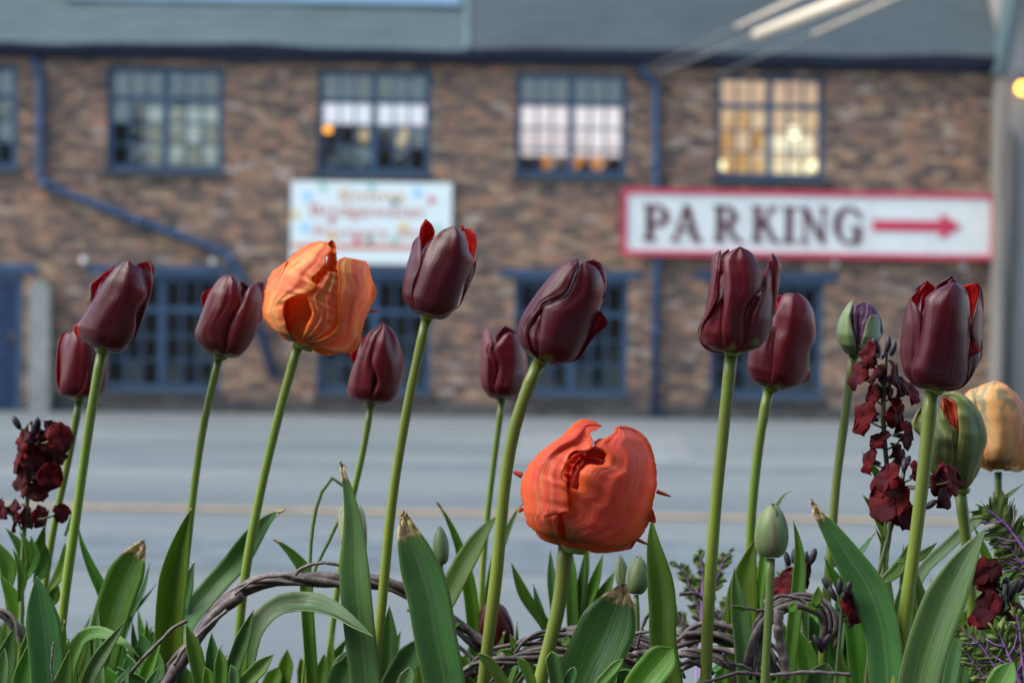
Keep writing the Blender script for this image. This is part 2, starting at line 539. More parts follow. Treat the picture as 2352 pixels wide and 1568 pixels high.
# windows: frame, glazing bars, single panes, sill, room behind
pane_me = {}
def window(r, upper, room_mat, name='window'):
    x0, z0, x1, z1 = r
    w, h = x1 - x0, z1 - z0
    fr, mu = 0.075, 0.085
    y0, y1 = 0.055, 0.125
    b = MB()
    b.box(x0, x0 + fr, y0, y1, z0, z1); b.box(x1 - fr, x1, y0, y1, z0, z1)
    b.box(x0 + fr, x1 - fr, y0 + 0.002, y1, z0, z0 + fr); b.box(x0 + fr, x1 - fr, y0 + 0.002, y1, z1 - fr, z1)
    xm = (x0 + x1) / 2
    b.box(xm - mu / 2, xm + mu / 2, y0 - 0.004, y1, z0 + fr, z1 - fr)
    zt = z1 - h * 0.30
    b.box(x0 + fr, xm - mu / 2, y0 + 0.004, y1, zt - 0.035, zt + 0.035); b.box(xm + mu / 2, x1 - fr, y0 + 0.004, y1, zt - 0.035, zt + 0.035)
    win = b.build(name, M_BLUE, works)
    bars = MB()
    bw = 0.013
    rows = [(zt + 0.035, z1 - fr)]
    zl0, zl1 = z0 + fr, zt - 0.035
    for k in range(3): rows.append((zl0 + (zl1 - zl0) * k / 3, zl0 + (zl1 - zl0) * (k + 1) / 3))
    cols = []
    for hx0, hx1 in ((x0 + fr, xm - mu / 2), (xm + mu / 2, x1 - fr)):
        for k in range(3): cols.append((hx0 + (hx1 - hx0) * k / 3, hx0 + (hx1 - hx0) * (k + 1) / 3))
        for k in (1, 2):
            xx = hx0 + (hx1 - hx0) * k / 3
            bars.box(xx - bw, xx + bw, y0 + 0.015, y1 - 0.01, zl0, zl1); bars.box(xx - bw, xx + bw, y0 + 0.015, y1 - 0.01, zt + 0.035, z1 - fr)
        for k in (1, 2):
            zz = zl0 + (zl1 - zl0) * k / 3
            bars.box(hx0, hx1, y0 + 0.019, y1 - 0.012, zz - bw, zz + bw)
    bars.build('glazing_bars', M_BLUE, win)
    if 'me' not in pane_me:
        mm = MB(); mm.box(-0.5, 0.5, -0.5, 0.5, -0.5, 0.5)
        o = mm.build('pane', M_GLASS, win); pane_me['me'] = o.data; first = o
    else: first = None
    for c0, c1 in cols:
        for r0, r1 in rows:
            o = first or bpy.data.objects.new('pane', pane_me['me'])
            if first is None: col.objects.link(o)
            first = None
            o.parent = win
            o.location = ((c0 + c1) / 2, 0.092, (r0 + r1) / 2)
            o.scale = (c1 - c0 - 0.004, 0.004, r1 - r0 - 0.004)
            o.rotation_euler = (random.uniform(-.012, .012), 0, random.uniform(-.012, .012))
    s = MB()
    s.box(x0 - 0.06, x1 + 0.06, -0.07, 0.053, z0 - 0.075, z0 - 0.002)
    s.build('sill', M_SILL, win)
    # the room: back wall, floor, ceiling and two sides
    q = MB()
    D0, D1 = 0.245, 1.6
    X0, X1, Z0, Z1 = x0 - 0.5, x1 + 0.5, z0 - 0.35, z1 + 0.25
    q.add([(X0, D1, Z0), (X1, D1, Z0), (X1, D1, Z1), (X0, D1, Z1), (X0, D0, Z0), (X1, D0, Z0), (X1, D0, Z1), (X0, D0, Z1)],
          [(0, 1, 2, 3), (4, 5, 1, 0), (3, 2, 6, 7), (4, 0, 3, 7), (1, 5, 6, 2), (4, 7, 6, 5)])
    # front face has the window opening: leave it out
    q.f.pop()
    q.build('room', room_mat, win)
    return win
t = NT('lamplit_room_plaster')
n_ = t.noise(t.coord('Object'), 4.5, 3, 0.6)
wc = t.ramp(n_, [(0.36, (0.30, 0.16, 0.06)), (0.50, (0.90, 0.52, 0.20)), (0.64, (1.0, 0.74, 0.38))])
M_WARM = t.bsdf((0.5, 0.35, 0.2), 0.8, emit=wc, estr=0.46 * EMIT)
M_BLIND = glow('lit_white_blind', (0.98, 0.80, 0.80), 0.82)
M_BLIND2 = glow('lit_white_blind_cool', (0.86, 0.82, 0.90), 0.80)
M_LAMP = glow('lamp_glow', (1.0, 0.86, 0.52), 2.2)
M_LAMPO = glow('orange_lamp_glow', (1.0, 0.40, 0.07), 2.6)
M_CASE = glow('lit_display_case', (1.0, 0.88, 0.60), 0.95)
wins = []
for i, r in enumerate(UP):
    wins.append(window(r, True, M_WARM if i == 4 else M_DARK))
for r in LO:
    w = window(r, False, M_DARK)
    b = MB()
    b.box(r[0] - 0.18, r[2] + 0.18, -0.03, 0.05, r[3] + 0.004, r[3] + 0.115)
    b.build('lintel', M_BLUE, w)

def ribbon_blind(r, za, zb, mat, win, name='blind'):
    """a hanging cloth blind with shallow vertical folds; za, zb are shares of the window height"""
    x0, z0, x1, z1 = r
    n = 60
    z_a, z_b = z0 + (z1 - z0) * za, z0 + (z1 - z0) * zb
    g = np.zeros((4, n, 3))
    for i, z in enumerate(np.linspace(z_a, z_b, 4)):
        for j, x in enumerate(np.linspace(x0 + 0.03, x1 - 0.03, n)):
            g[i, j] = (x, 0.20 + 0.012 * math.sin(j * 1.9) + 0.004 * i, z)
    sheet(name, g, mat, win, 0.003)
ribbon_blind(UP[2], 0.47, 0.74, M_BLIND2, wins[2])
ribbon_blind(UP[3], 0.20, 0.74, M_BLIND, wins[3])
b = MB(); x0, z0, x1, z1 = UP[1]
xa = WL(335, 300, 0.4)[0]; xb = WL(505, 300, 0.4)[0]
b.box(xa, xb, 0.135, 0.15, z0 + 0.04, WL(420, 254, 0.4)[1]); b.build('blind', glow('glowing_cream_blind', (0.80, 0.76, 0.60), 0.20), wins[1])  # blind glows by itself, standing in for light from the room
b = MB(); x0, z0, x1, z1 = UP[4]
xm = (x0 + x1) / 2
for k in range(3):
    w = (x1 - xm - 0.04) / 3
    for q in range(2):
        b.box(xm + 0.05 + k * w, xm + k * w + w + 0.02, 0.9, 0.98, z0 + 0.05 + q * 0.31, z0 + 0.31 + q * 0.31)
b.build('display_case', M_CASE, wins[4])

def lathe(name, prof, mat, parent, loc=(0, 0, 0), seg=20):
    v, f = [], []
    for i, (r, z) in enumerate(prof):
        for k in range(seg):
            a = 2 * math.pi * k / seg
            v.append((loc[0] + r * math.cos(a), loc[1] + r * math.sin(a), loc[2] + z))
    for i in range(len(prof) - 1):
        for k in range(seg):
            k2 = (k + 1) % seg
            f.append((i * seg + k, i * seg + k2, (i + 1) * seg + k2, (i + 1) * seg + k))
    f.append(tuple(range(seg - 1, -1, -1))); f.append(tuple((len(prof) - 1) * seg + k for k in range(seg)))
    return mesh(name, v, f, mat, parent, True)

M_BRASS = plain('lamp_stand_brass', (0.35, 0.22, 0.09), 0.35, 0.2, 10, metal=0.6)
def table_lamp(x, y, label, bulb, size=1.0, yl=0.5, base_z=None, group=None):
    lx, lz = WL(x, y, yl)
    base = lz - 0.34 * size if base_z is None else base_z
    t = thing('table_lamp', label, 'lamp', WW(lx, yl, base), YAW, group)
    h = lz - base
    lathe('stand', [(0.07 * size, 0), (0.07 * size, 0.02), (0.015, 0.04), (0.012, h - 0.07 * size), (0.02, h - 0.06 * size)], M_BRASS, t)
    lathe('lamp_shade', [(0.085 * size, h - 0.07 * size), (0.09 * size, h - 0.03 * size), (0.075 * size, h + 0.04 * size), (0.045 * size, h + 0.075 * size)], bulb, t)
    return t
def jug(x, y, size, label, mat=M_CREAM, yl=0.4, cat='jug'):
    lx, lz = WL(x, y, yl)
    t = thing('pottery_jug', label, cat, WW(lx, yl, lz), YAW)
    lathe('body', [(0.05 * size, 0), (0.075 * size, 0.05 * size), (0.085 * size, 0.12 * size), (0.06 * size, 0.19 * size), (0.065 * size, 0.23 * size)], mat, t)
    a = np.linspace(-1.3, 1.3, 9)
    tube('handle', [(0.07 * size + 0.05 * size * math.cos(q), 0, 0.13 * size + 0.06 * size * math.sin(q)) for q in a], 0.01 * size, mat, t, 6)
M_ORANGEPOT = glow('amber_glass', (0.95, 0.36, 0.07), 0.55)
M_YELLOWPAPER = glow('lamplit_yellow_paper', (0.95, 0.62, 0.20), 0.42)
def sill_z(i): return UP[i][1]
table_lamp(748, 293, 'small glowing orange lamp in the second upper window under a white blind', M_LAMPO, 0.9, 0.30)
jug(838, 388, 1.05, 'white pottery jug on the sill of the second upper window', yl=0.30)
jug(760, 388, 0.75, 'small white pottery pot left of the notice in the second upper window', yl=0.30)
jug(1258, 390, 0.9, 'squat amber jug low in the upper window with pink-white blind, leftmost of three', M_ORANGEPOT, 0.34)
jug(1318, 390, 1.3, 'tall amber jug low in the upper window with pink-white blind, between two others', M_ORANGEPOT, 0.34)
jug(1372, 392, 1.0, 'amber jug low in the upper window with pink-white blind, rightmost of three', M_ORANGEPOT, 0.34)
def flat_board(name, label, cat, cx_, cy_, w, h, mat, yl=0.28, tilt=0.0):
    lx, lz = WL(cx_, cy_, yl)
    t = thing(name, label, cat, WW(lx, yl, lz - h / 2), YAW)
    b = MB(); b.box(-w / 2, w / 2, 0, 0.006, 0, h)
    o = b.build('sheet', mat, t); o.rotation_euler = (0, tilt, 0)
flat_board('notice', 'white square notice propped on the sill of the second upper window', 'notice', 797, 354, 0.26, 0.235, M_WHITE)
flat_board('paper_banner', 'slanting yellow paper hung in the right half of the second upper window', 'banner', 917, 316, 0.10, 0.26, M_YELLOWPAPER, 0.5, 0.35)
flat_board('paper_banner', 'short yellow paper hung left of the mullion in the second upper window', 'banner', 836, 312, 0.10, 0.16, M_YELLOWPAPER, 0.5, 0.0)
table_lamp(1655, 380, 'round glowing lamp at the lower left corner of the yellow-lit window', M_LAMP, 0.8, 0.30)
table_lamp(1822, 305, 'bright yellow lamp in the yellow-lit window, higher of the two right of the mullion', M_LAMP, 1.0, 0.6)
table_lamp(1868, 380, 'bright yellow lamp at the lower right corner of the yellow-lit window', M_LAMP, 0.9, 0.6)

# door, lintel, grey post
b = MB(); b.box(DOOR[0], DOOR[2] - 0.09, 0.08, 0.13, 0.0, DOOR[3] - 0.1)
door = b.build('door', M_DOOR, works)
for k in range(2):
    for q in range(3):
        p = MB(); xx = DOOR[2] - 0.19 - k * 0.48; zz = 0.12 + q * 0.52
        p.box(xx - 0.36, xx, 0.066, 0.078, zz, zz + 0.42); p.build('panel', M_DOOR, door)
tube('handle', [(DOOR[2] - 0.145, 0.075, 0.85), (DOOR[2] - 0.145, 0.03, 0.85), (DOOR[2] - 0.145, 0.03, 0.98), (DOOR[2] - 0.145, 0.075, 0.98)], 0.012, M_BRASS, door, 6)
b = MB(); b.box(DOOR[2] - 0.088, DOOR[2], 0.03, 0.14, 0.0, DOOR[3]); b.box(DOOR[0], DOOR[2] - 0.089, 0.03, 0.14, DOOR[3] - 0.098, DOOR[3]); b.build('door_frame', M_BLUE, door)
b = MB(); b.box(DOOR[0] - 0.1, DOOR[2] + 0.17, -0.03, 0.05, DOOR[3] + 0.003, DOOR[3] + 0.12); b.build('lintel', M_BLUE, door)
xa, xb = WL(77, 700)[0], WL(124, 700)[0]
b = MB()
b.prism([(xa, 0), (xb, 0), (xb - 0.01, 1.5), (xb - 0.05, 1.62), (xa + 0.05, 1.64), (xa + 0.005, 1.5)], -0.30, -0.05)
tag(b.build('stone_post', M_STONE), 'pale grey post standing against the brick wall beside the blue door', 'post')
bpy.data.objects['stone_post'].matrix_world = works.matrix_basis

# gutter, fascia, roof
b = MB(); b.box(XL, XR - 0.02, -0.10, 0.02, ZE - 0.07, ZE + 0.11); b.build('fascia_with_shade', M_NAVY, works)  # navy board made tall enough to take in the shadow under the gutter
n = 90; v, f = [], []
for i in range(n):
    x = XL + (XR - 0.02 - XL) * i / (n - 1)
    s = 0.018 * math.sin(x * 1.3) + 0.01 * math.sin(x * 3.7 + 1)
    for k in range(9):
        a = math.pi * (1 + k / 8)
        v.append((x, -0.19 + 0.085 * math.cos(a), ZE + 0.09 + s + 0.10 * math.sin(a)))
for i in range(n - 1):
    for k in range(8): f.append((i * 9 + k, i * 9 + k + 1, (i + 1) * 9 + k + 1, (i + 1) * 9 + k))
mesh('gutter', v, f, M_NAVY, works, True)

def slate_mat(name, tint):
    t = NT(name)
    a = t.n('ShaderNodeAttribute'); a.attribute_name = 'tone'
    w = t.coord('World')
    n = t.noise(w, 0.8, 5, 0.65); g = t.noise(w, 30, 3)
    c = t.mix(a.outputs['Fac'], tuple(q * 0.94 for q in tint), tuple(q * 1.05 for q in tint))
    c = t.mix(t.maprange(n, 0.45, 0.72, 0, 0.5), c, tuple(q * 0.6 for q in tint))
    c = t.mix(t.math('MULTIPLY', g, 0.25), c, (0.10, 0.11, 0.08))
    return t.bsdf(c, 0.6, t.bump(g, 0.2, 0.004), spec=0.4)
M_SLATE = slate_mat('weathered_slate_pale', (0.064, 0.102, 0.108))
M_SLATE2 = slate_mat('weathered_slate_dark', (0.043, 0.062, 0.072))
PITCH = rad(36)
def roof_part(name, xa, xb, mat, length, lift):
    b = MB(); cp, sp = math.cos(PITCH), math.sin(PITCH)
    gauge, wid = 0.20, 0.28
    def pt(x, s, h):
        sag = 0.018 * math.sin(x * 1.3) + 0.01 * math.sin(x * 3.7 + 1)
        return (x, -0.25 + s * cp - h * sp, ZE + 0.10 + lift + s * sp + h * cp + sag * max(0.2, 1 - s / 3))
    for r in range(int(length / gauge)):
        x = xa - (wid / 2 if r % 2 else 0)
        while x < xb:
            x0, x1 = max(x, xa), min(x + wid - 0.006, xb)
            x += wid
            if x1 - x0 < 0.03: continue
            s0 = r * gauge + random.uniform(-0.008, 0.008); s1 = s0 + gauge * 1.9
            h = 0.006 + random.uniform(0, 0.005)
            vs = [pt(x0, s0, h), pt(x1, s0, h), pt(x1, s1, 0.0), pt(x0, s1, 0.0), pt(x0, s0, h - 0.01), pt(x1, s0, h - 0.01), pt(x1, s1, -0.008), pt(x0, s1, -0.008)]
            b.add(vs, [(0, 1, 2, 3), (4, 5, 1, 0), (5, 6, 2, 1), (7, 4, 0, 3), (7, 6, 5, 4)], random.random())
    return tag(b.build(name, mat, works, attr='tone'), kind='stuff'), pt
XS = WL(1072, 60, 0.5)[0]
r1, pt1 = roof_part('slate_roof', XL, XS, M_SLATE, 4.2, 0.0)
tag(r1, 'paler weathered half of the slate roof')
r2, pt2 = roof_part('slate_roof', XS + 0.012, XR, M_SLATE2, 4.2, 0.02)
tag(r2, 'darker half of the slate roof')
v, f = [], []
for i in range(120):                                       # boarding under the slates, closed down to the gutter
    x = XL + 0.01 + (XR - XL - 0.02) * i / 119
    p0 = pt1(x, 0.03, -0.012)
    v += [(x, p0[1] + 0.002, ZE + 0.0), p0, pt1(x, 4.15, -0.014)]
for i in range(119): f += [(3 * i, 3 * i + 3, 3 * i + 4, 3 * i + 1), (3 * i + 1, 3 * i + 4, 3 * i + 5, 3 * i + 2)]
mesh('roof_boarding', v, f, M_NAVY, works)
M_LEAD = plain('pale_lead_flashing', (0.068, 0.106, 0.112), 0.45, 0.15, 4)
M_RL = plain('rooflight_glass', (0.13, 0.21, 0.30), 0.35, 0.08, 2, spec=0.5)
b = MB()
b.add([pt1(XS - 0.05, 0.0, 0.03), pt1(XS + 0.04, 0.0, 0.05), pt1(XS + 0.04, 4.0, 0.05), pt1(XS - 0.05, 4.0, 0.03), pt1(XS - 0.05, 0.0, 0.01), pt1(XS + 0.04, 0.0, 0.01)], [(0, 1, 2, 3), (4, 5, 1, 0)])
b.build('flashing', M_LEAD, works)
srl = None
for s in np.linspace(0.6, 2.4, 120):                      # where the lower edge of the rooflight shows in the picture
    p = pt1(XS - 0.6, s, 0.03); q = WW(*p) - CAM
    yy = CY - FPX * (q @ UPV) / (q @ FWD)
    if yy < 13: srl = s; break
srl = srl or 1.3
b = MB(); xa, xb = WL(250, 5, 0.6)[0] - 0.5, XS - 0.08
b.add([pt1(xa, srl, 0.05), pt1(xb, srl, 0.05), pt1(xb, srl + 0.9, 0.05), pt1(xa, srl + 0.9, 0.05), pt1(xa, srl, 0.0), pt1(xb, srl, 0.0)], [(0, 1, 2, 3), (4, 5, 1, 0)])
rl = b.build('rooflight', M_RL, works)
b = MB()
b.add([pt1(xa - 0.04, srl - 0.045, 0.06), pt1(xb + 0.04, srl - 0.045, 0.06), pt1(xb + 0.04, srl, 0.06), pt1(xa - 0.04, srl, 0.06), pt1(xa - 0.04, srl - 0.045, 0.0), pt1(xb + 0.04, srl - 0.045, 0.0)], [(0, 1, 2, 3), (4, 5, 1, 0)])
b.build('rooflight_frame', M_LEAD, rl)
b = MB()
b.add([pt1(XL, 4.1, 0.0), pt1(XR, 4.1, 0.0), (XR, 6.2, ZE), (XL, 6.2, ZE)], [(0, 1, 2, 3)])
b.build('rear_roof', M_SLATE2, works)

# drainpipes (pieces of one pipe run) fixed to the wall
def drainpipe(pts, label, r=0.055):
    base = WW(*[(*WL(*pts[-1], -0.09), 0)[i] for i in (0, 2, 1)])
    l3 = [np.array((WL(x, y, -0.09)[0], -0.09, WL(x, y, -0.09)[1])) for x, y in pts]
    o3 = np.array((l3[-1][0], 0, l3[-1][2]))
    t = thing('drainpipe', label, 'drainpipe', WW(*o3), YAW)
    q = [p - o3 for p in l3]
    # rounded corners
    path = [q[0]]
    for i in range(1, len(q) - 1):
        a = q[i] + (q[i - 1] - q[i]) / np.linalg.norm(q[i - 1] - q[i]) * 0.09
        c = q[i] + (q[i + 1] - q[i]) / np.linalg.norm(q[i + 1] - q[i]) * 0.09
        for s in (0, .25, .5, .75, 1): path.append((1 - s) ** 2 * a + 2 * s * (1 - s) * q[i] + s * s * c)
    path.append(q[-1])
    tube('pipe', path, r, M_PIPE, t, 12)
    for i in range(len(q) - 1):
        L = np.linalg.norm(q[i + 1] - q[i])
        k = max(1, int(L / 1.2))
        for j in range(k):
            c = q[i] + (q[i + 1] - q[i]) * (j + 0.5) / k; dd = (q[i + 1] - q[i]) / L
            tube('collar', [c - dd * 0.04, c + dd * 0.04], r * 1.28, M_PIPE, t, 12)
    return t
drainpipe([(82, 128), (84, 158), (92, 172), (92, 415), (118, 432), (520, 582), (545, 612), (632, 872)], 'blue drainpipe that bends from upright to a long slant across the brick wall')
drainpipe([(1474, 146), (1478, 170), (1506, 190), (1508, 560), (1503, 958)], 'straight blue drainpipe that runs down behind the parking sign')

# small white bolts on the wall
for i, (x, y) in enumerate([(193, 598), (490, 600), (1918, 606), (2213, 612)]):
    lx, lz = WL(x, y, -0.02)
    o = lathe('wall_insulator', [(0.028, 0), (0.042, 0.012), (0.042, 0.03), (0.025, 0.045)], M_CREAM, None)
    o.rotation_euler = (rad(90), 0, YAW); o.location = WW(lx, -0.005, lz)
    tag(o, ['small white round insulator on the brick wall, leftmost of four', 'small white round insulator under the bend of the slanting blue pipe', 'small white round insulator just under the parking sign, by the letter G',
            'small white round insulator under the right end of the parking sign'][i], 'insulator', 'white insulators on the brick wall')

# ------------------------------------------------------------------ signs
M_RED = plain('sign_red_paint', (0.56, 0.035, 0.085), 0.5, 0.1, 4)
M_LETTER = plain('dark_letter_paint', (0.045, 0.012, 0.022), 0.5, 0.2, 8)
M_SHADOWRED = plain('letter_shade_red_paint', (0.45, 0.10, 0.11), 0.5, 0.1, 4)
SX0, SZ0, SX1, SZ1 = rect(1430, 441, 2284, 590, -0.16)
sg = thing('parking_sign', 'long white parking sign with red border and red arrow on brick wall', 'sign', WW((SX0 + SX1) / 2, -0.16, SZ0), YAW)
SW, SH = SX1 - SX0, SZ1 - SZ0
nb = 6
for i in range(nb):                                        # the board is made of upright sheets butted together
    b = MB(); a0, a1 = -SW / 2 + SW * i / nb, -SW / 2 + SW * (i + 1) / nb - 0.006
    yy = random.uniform(-0.003, 0.003)
    b.box(a0, a1, yy, 0.02 + yy, 0.004, SH - 0.004); b.build('board', M_WHITE, sg)
b = MB(); e = 0.052
b.box(-SW / 2 - 0.01, SW / 2 + 0.01, -0.02, 0.018, -0.012, e); b.box(-SW / 2 - 0.01, SW / 2 + 0.01, -0.02, 0.018, SH - e, SH + 0.012)
b.box(-SW / 2 - 0.01, -SW / 2 + e, -0.0205, 0.0175, e, SH - e); b.box(SW / 2 - e, SW / 2 + 0.01, -0.0205, 0.0175, e, SH - e)
b.build('border', M_RED, sg)
for k in (-0.4, -0.1, 0.2, 0.45):
    b = MB(); b.box(SW * k - 0.02, SW * k + 0.02, 0.024, 0.155, 0.1, SH - 0.1); b.build('batten', M_SILL, sg)

# serif capitals drawn on a unit-high cell
def stroke(x0, z0, x1, z1, w):
    d = np.array((x1 - x0, z1 - z0)); d = d / np.linalg.norm(d); nn = np.array((-d[1], d[0])) * w / 2
    return [(x0 - nn[0], z0 - nn[1]), (x1 - nn[0], z1 - nn[1]), (x1 + nn[0], z1 + nn[1]), (x0 + nn[0], z0 + nn[1])]
def hstroke(x0, z0, x1, z1, w):                            # slanted stroke with level ends
    return [(x0 - w / 2, z0), (x0 + w / 2, z0), (x1 + w / 2, z1), (x1 - w / 2, z1)]
def box2(x0, z0, x1, z1): return [(x0, z0), (x1, z0), (x1, z1), (x0, z1)]
def arc(cx, cz, rx, rz, a0, a1, wt, wn, n=18):
    out = []
    A = np.linspace(rad(a0), rad(a1), n)
    for i in range(n - 1):
        q = []
        for a in (A[i], A[i + 1]):
            w = wn + (wt - wn) * abs(math.cos(a))
            q.append(((cx + (rx - w) * math.cos(a), cz + (rz - w * 0.7) * math.sin(a)), (cx + rx * math.cos(a), cz + rz * math.sin(a))))
        out.append([q[0][0], q[0][1], q[1][1], q[1][0]])
    return out
def serif(xc, z, w): return box2(xc - w / 2, z, xc + w / 2, z + 0.06)
TH, TN = 0.17, 0.06
LET = {
 'P': (0.72, [box2(0.12, 0, 0.12 + TH, 1), serif(0.205, 0, 0.36), serif(0.17, 0.94, 0.28), box2(0.29, 0.93, 0.42, 1), box2(0.29, 0.42, 0.42, 0.49)] + arc(0.40, 0.71, 0.32, 0.29, -90, 90, TH, 0.08)),
 'A': (0.92, [hstroke(0.13, 0, 0.44, 1, TN), hstroke(0.77, 0, 0.47, 1, TH), box2(0.25, 0.3, 0.66, 0.36), serif(0.13, 0, 0.24), serif(0.78, 0, 0.32)]),
 'R': (0.84, [box2(0.12, 0, 0.12 + TH, 1), serif(0.205, 0, 0.34), serif(0.17, 0.94, 0.28), box2(0.29, 0.93, 0.42, 1), box2(0.29, 0.45, 0.42, 0.52)] + arc(0.40, 0.725, 0.30, 0.275, -90, 90, TH, 0.08) + [hstroke(0.70, 0, 0.42, 0.48, TH), serif(0.74, 0, 0.24)]),
 'K': (0.86, [box2(0.12, 0, 0.12 + TH, 1), serif(0.205, 0, 0.34), serif(0.205, 0.94, 0.34), hstroke(0.27, 0.40, 0.66, 0.97, TN * 1.2), hstroke(0.70, 0, 0.42, 0.60, TH), serif(0.66, 0.94, 0.26), serif(0.74, 0, 0.26)]),
 'I': (0.44, [box2(0.135, 0, 0.135 + TH, 1), serif(0.22, 0, 0.36), serif(0.22, 0.94, 0.36)]),
 'N': (0.90, [box2(0.14, 0, 0.20, 1), box2(0.70, 0, 0.76, 1), hstroke(0.71, 0, 0.17, 1, TH), serif(0.16, 0, 0.26), serif(0.12, 0.94, 0.22), serif(0.73, 0.94, 0.26)]),
 'G': (0.90, arc(0.48, 0.5, 0.42, 0.52, 48, 318, TH, 0.08) + [box2(0.64, 0.02, 0.80, 0.42), serif(0.70, 0.40, 0.32), box2(0.72, 0.68, 0.78, 0.92)]),
}
def sign_x(x): return WL(x, 515, -0.18)[0] - (SX0 + SX1) / 2
def sign_z(y, x): return WL(x, y, -0.18)[1] - SZ0
words = [('P', 1475, 1534), ('A', 1539, 1612), ('R', 1637, 1704), ('K', 1724, 1790), ('I', 1796, 1826), ('N', 1834, 1900), ('G', 1914, 1980)]
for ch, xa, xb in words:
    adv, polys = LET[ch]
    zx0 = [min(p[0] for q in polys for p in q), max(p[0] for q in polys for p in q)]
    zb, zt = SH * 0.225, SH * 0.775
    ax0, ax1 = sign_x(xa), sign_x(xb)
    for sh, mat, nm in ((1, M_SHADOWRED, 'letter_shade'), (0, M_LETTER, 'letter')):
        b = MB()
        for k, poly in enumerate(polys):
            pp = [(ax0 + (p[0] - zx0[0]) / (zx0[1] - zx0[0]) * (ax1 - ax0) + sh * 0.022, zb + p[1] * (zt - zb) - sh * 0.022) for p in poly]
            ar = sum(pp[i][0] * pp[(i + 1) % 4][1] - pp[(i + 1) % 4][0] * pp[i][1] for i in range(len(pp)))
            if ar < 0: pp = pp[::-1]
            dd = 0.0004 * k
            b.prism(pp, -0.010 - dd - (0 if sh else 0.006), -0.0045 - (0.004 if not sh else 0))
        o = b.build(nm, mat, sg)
b = MB()
ax0, ax1, ah = sign_x(2005), sign_x(2210), sign_x(2160)
zc, hw = SH * 0.50, SH * 0.085
b.prism([(ax0, zc - hw), (ah, zc - hw), (ah, zc - 0.17), (ax1, zc), (ah, zc + 0.17), (ah, zc + hw), (ax0, zc + hw)], -0.012, -0.004)
b.build('arrow', M_RED, sg)

EX0, EZ0, EX1, EZ1 = rect(668, 418, 1037, 606, -0.08)
es = thing('shop_sign', 'square-cornered white shop sign with coloured spots and thin orange lettering', 'sign', WW((EX0 + EX1) / 2, -0.08, EZ0), YAW)
EW, EH = EX1 - EX0, EZ1 - EZ0
b = MB(); b.box(-EW / 2, EW / 2, 0, 0.03, 0, EH); b.build('board', plain('pale_blue_white_paint', (0.76, 0.84, 0.82), 0.5, 0.03, 3), es)
M_TERRA = plain('terracotta_letter_paint', (0.62, 0.17, 0.09), 0.5, 0.1, 6)
M_OCHRE = plain('ochre_letter_paint', (0.72, 0.34, 0.06), 0.5, 0.1, 6)
def words_on(txt, xc, z, size, mat, width):
    c = bpy.data.curves.new('lettering', 'FONT'); c.body = txt; c.size = size; c.align_x = 'CENTER'; c.extrude = 0.002
    c.materials.append(mat)
    tmp = bpy.data.objects.new('lettering', c); col.objects.link(tmp)
    bpy.context.view_layer.update()
    me = bpy.data.meshes.new_from_object(tmp.evaluated_get(bpy.context.evaluated_depsgraph_get()))
    bpy.data.objects.remove(tmp); bpy.data.curves.remove(c)
    o = bpy.data.objects.new('lettering', me); col.objects.link(o); o.parent = es
    bpy.context.view_layer.update()
    o.scale = (width / max(o.dimensions.x, 1e-3), 1, 1)
    o.rotation_euler = (rad(90), 0, 0); o.location = (xc, -0.004, z)
def ex(x): return WL(x, 510, -0.08)[0] - (EX0 + EX1) / 2
def ez(y): return WL(852, y, -0.08)[1] - EZ0
words_on('Emma', (ex(777) + ex(930)) / 2, ez(462), 0.21, M_OCHRE, ex(930) - ex(782))
words_on('Bridgewater', (ex(715) + ex(975)) / 2, ez(497), 0.21, M_TERRA, ex(985) - ex(718))
words_on('Factory', (ex(722) + ex(892)) / 2, ez(545), 0.19, M_TERRA, ex(892) - ex(722))
words_on('Shop', (ex(912) + ex(1000)) / 2, ez(545), 0.19, M_TERRA, ex(1000) - ex(912))
b = MB(); b.box(-EW / 2 + 0.02, EW / 2 - 0.02, -0.006, -0.001, ez(572), ez(562)); b.build('orange_rule', plain('orange_rule_paint', (0.66, 0.16, 0.05), 0.5, 0.1, 4), es)
spots = [(705, 453, 'b'), (700, 525, 'b'), (957, 440, 'b'), (740, 430, 'g'), (852, 430, 'g'), (990, 458, 'r'), (762, 507, 'r'), (905, 464, 'k'), (928, 520, 'y'), (762, 546, 'y'),
         (678, 495, 'y'), (1005, 523, 'g'), (905, 550, 'g'), (850, 552, 'k'), (820, 552, 'r'), (1012, 556, 'b')]
SC = {'b': (0.40, 0.68, 0.92), 'g': (0.22, 0.55, 0.40), 'r': (0.60, 0.06, 0.12), 'k': (0.10, 0.22, 0.16), 'y': (0.85, 0.55, 0.05)}
SM = {k: plain('spot_paint_' + n_, c, 0.5, 0.1, 6) for (k, c), n_ in zip(SC.items(), ('sky', 'green', 'red', 'pine', 'yellow'))}
for x, y, k in spots:
    r = 0.062 if k == 'b' else 0.045
    pp = [(ex(x) + r * math.cos(a) * (1 + 0.12 * math.cos(5 * a)), ez(y) + r * math.sin(a) * (1 + 0.12 * math.cos(5 * a))) for a in np.linspace(0, 2 * math.pi, 21)[:-1]]
    b = MB(); b.prism(pp, -0.008, -0.0015); b.build('spot', SM[k], es)

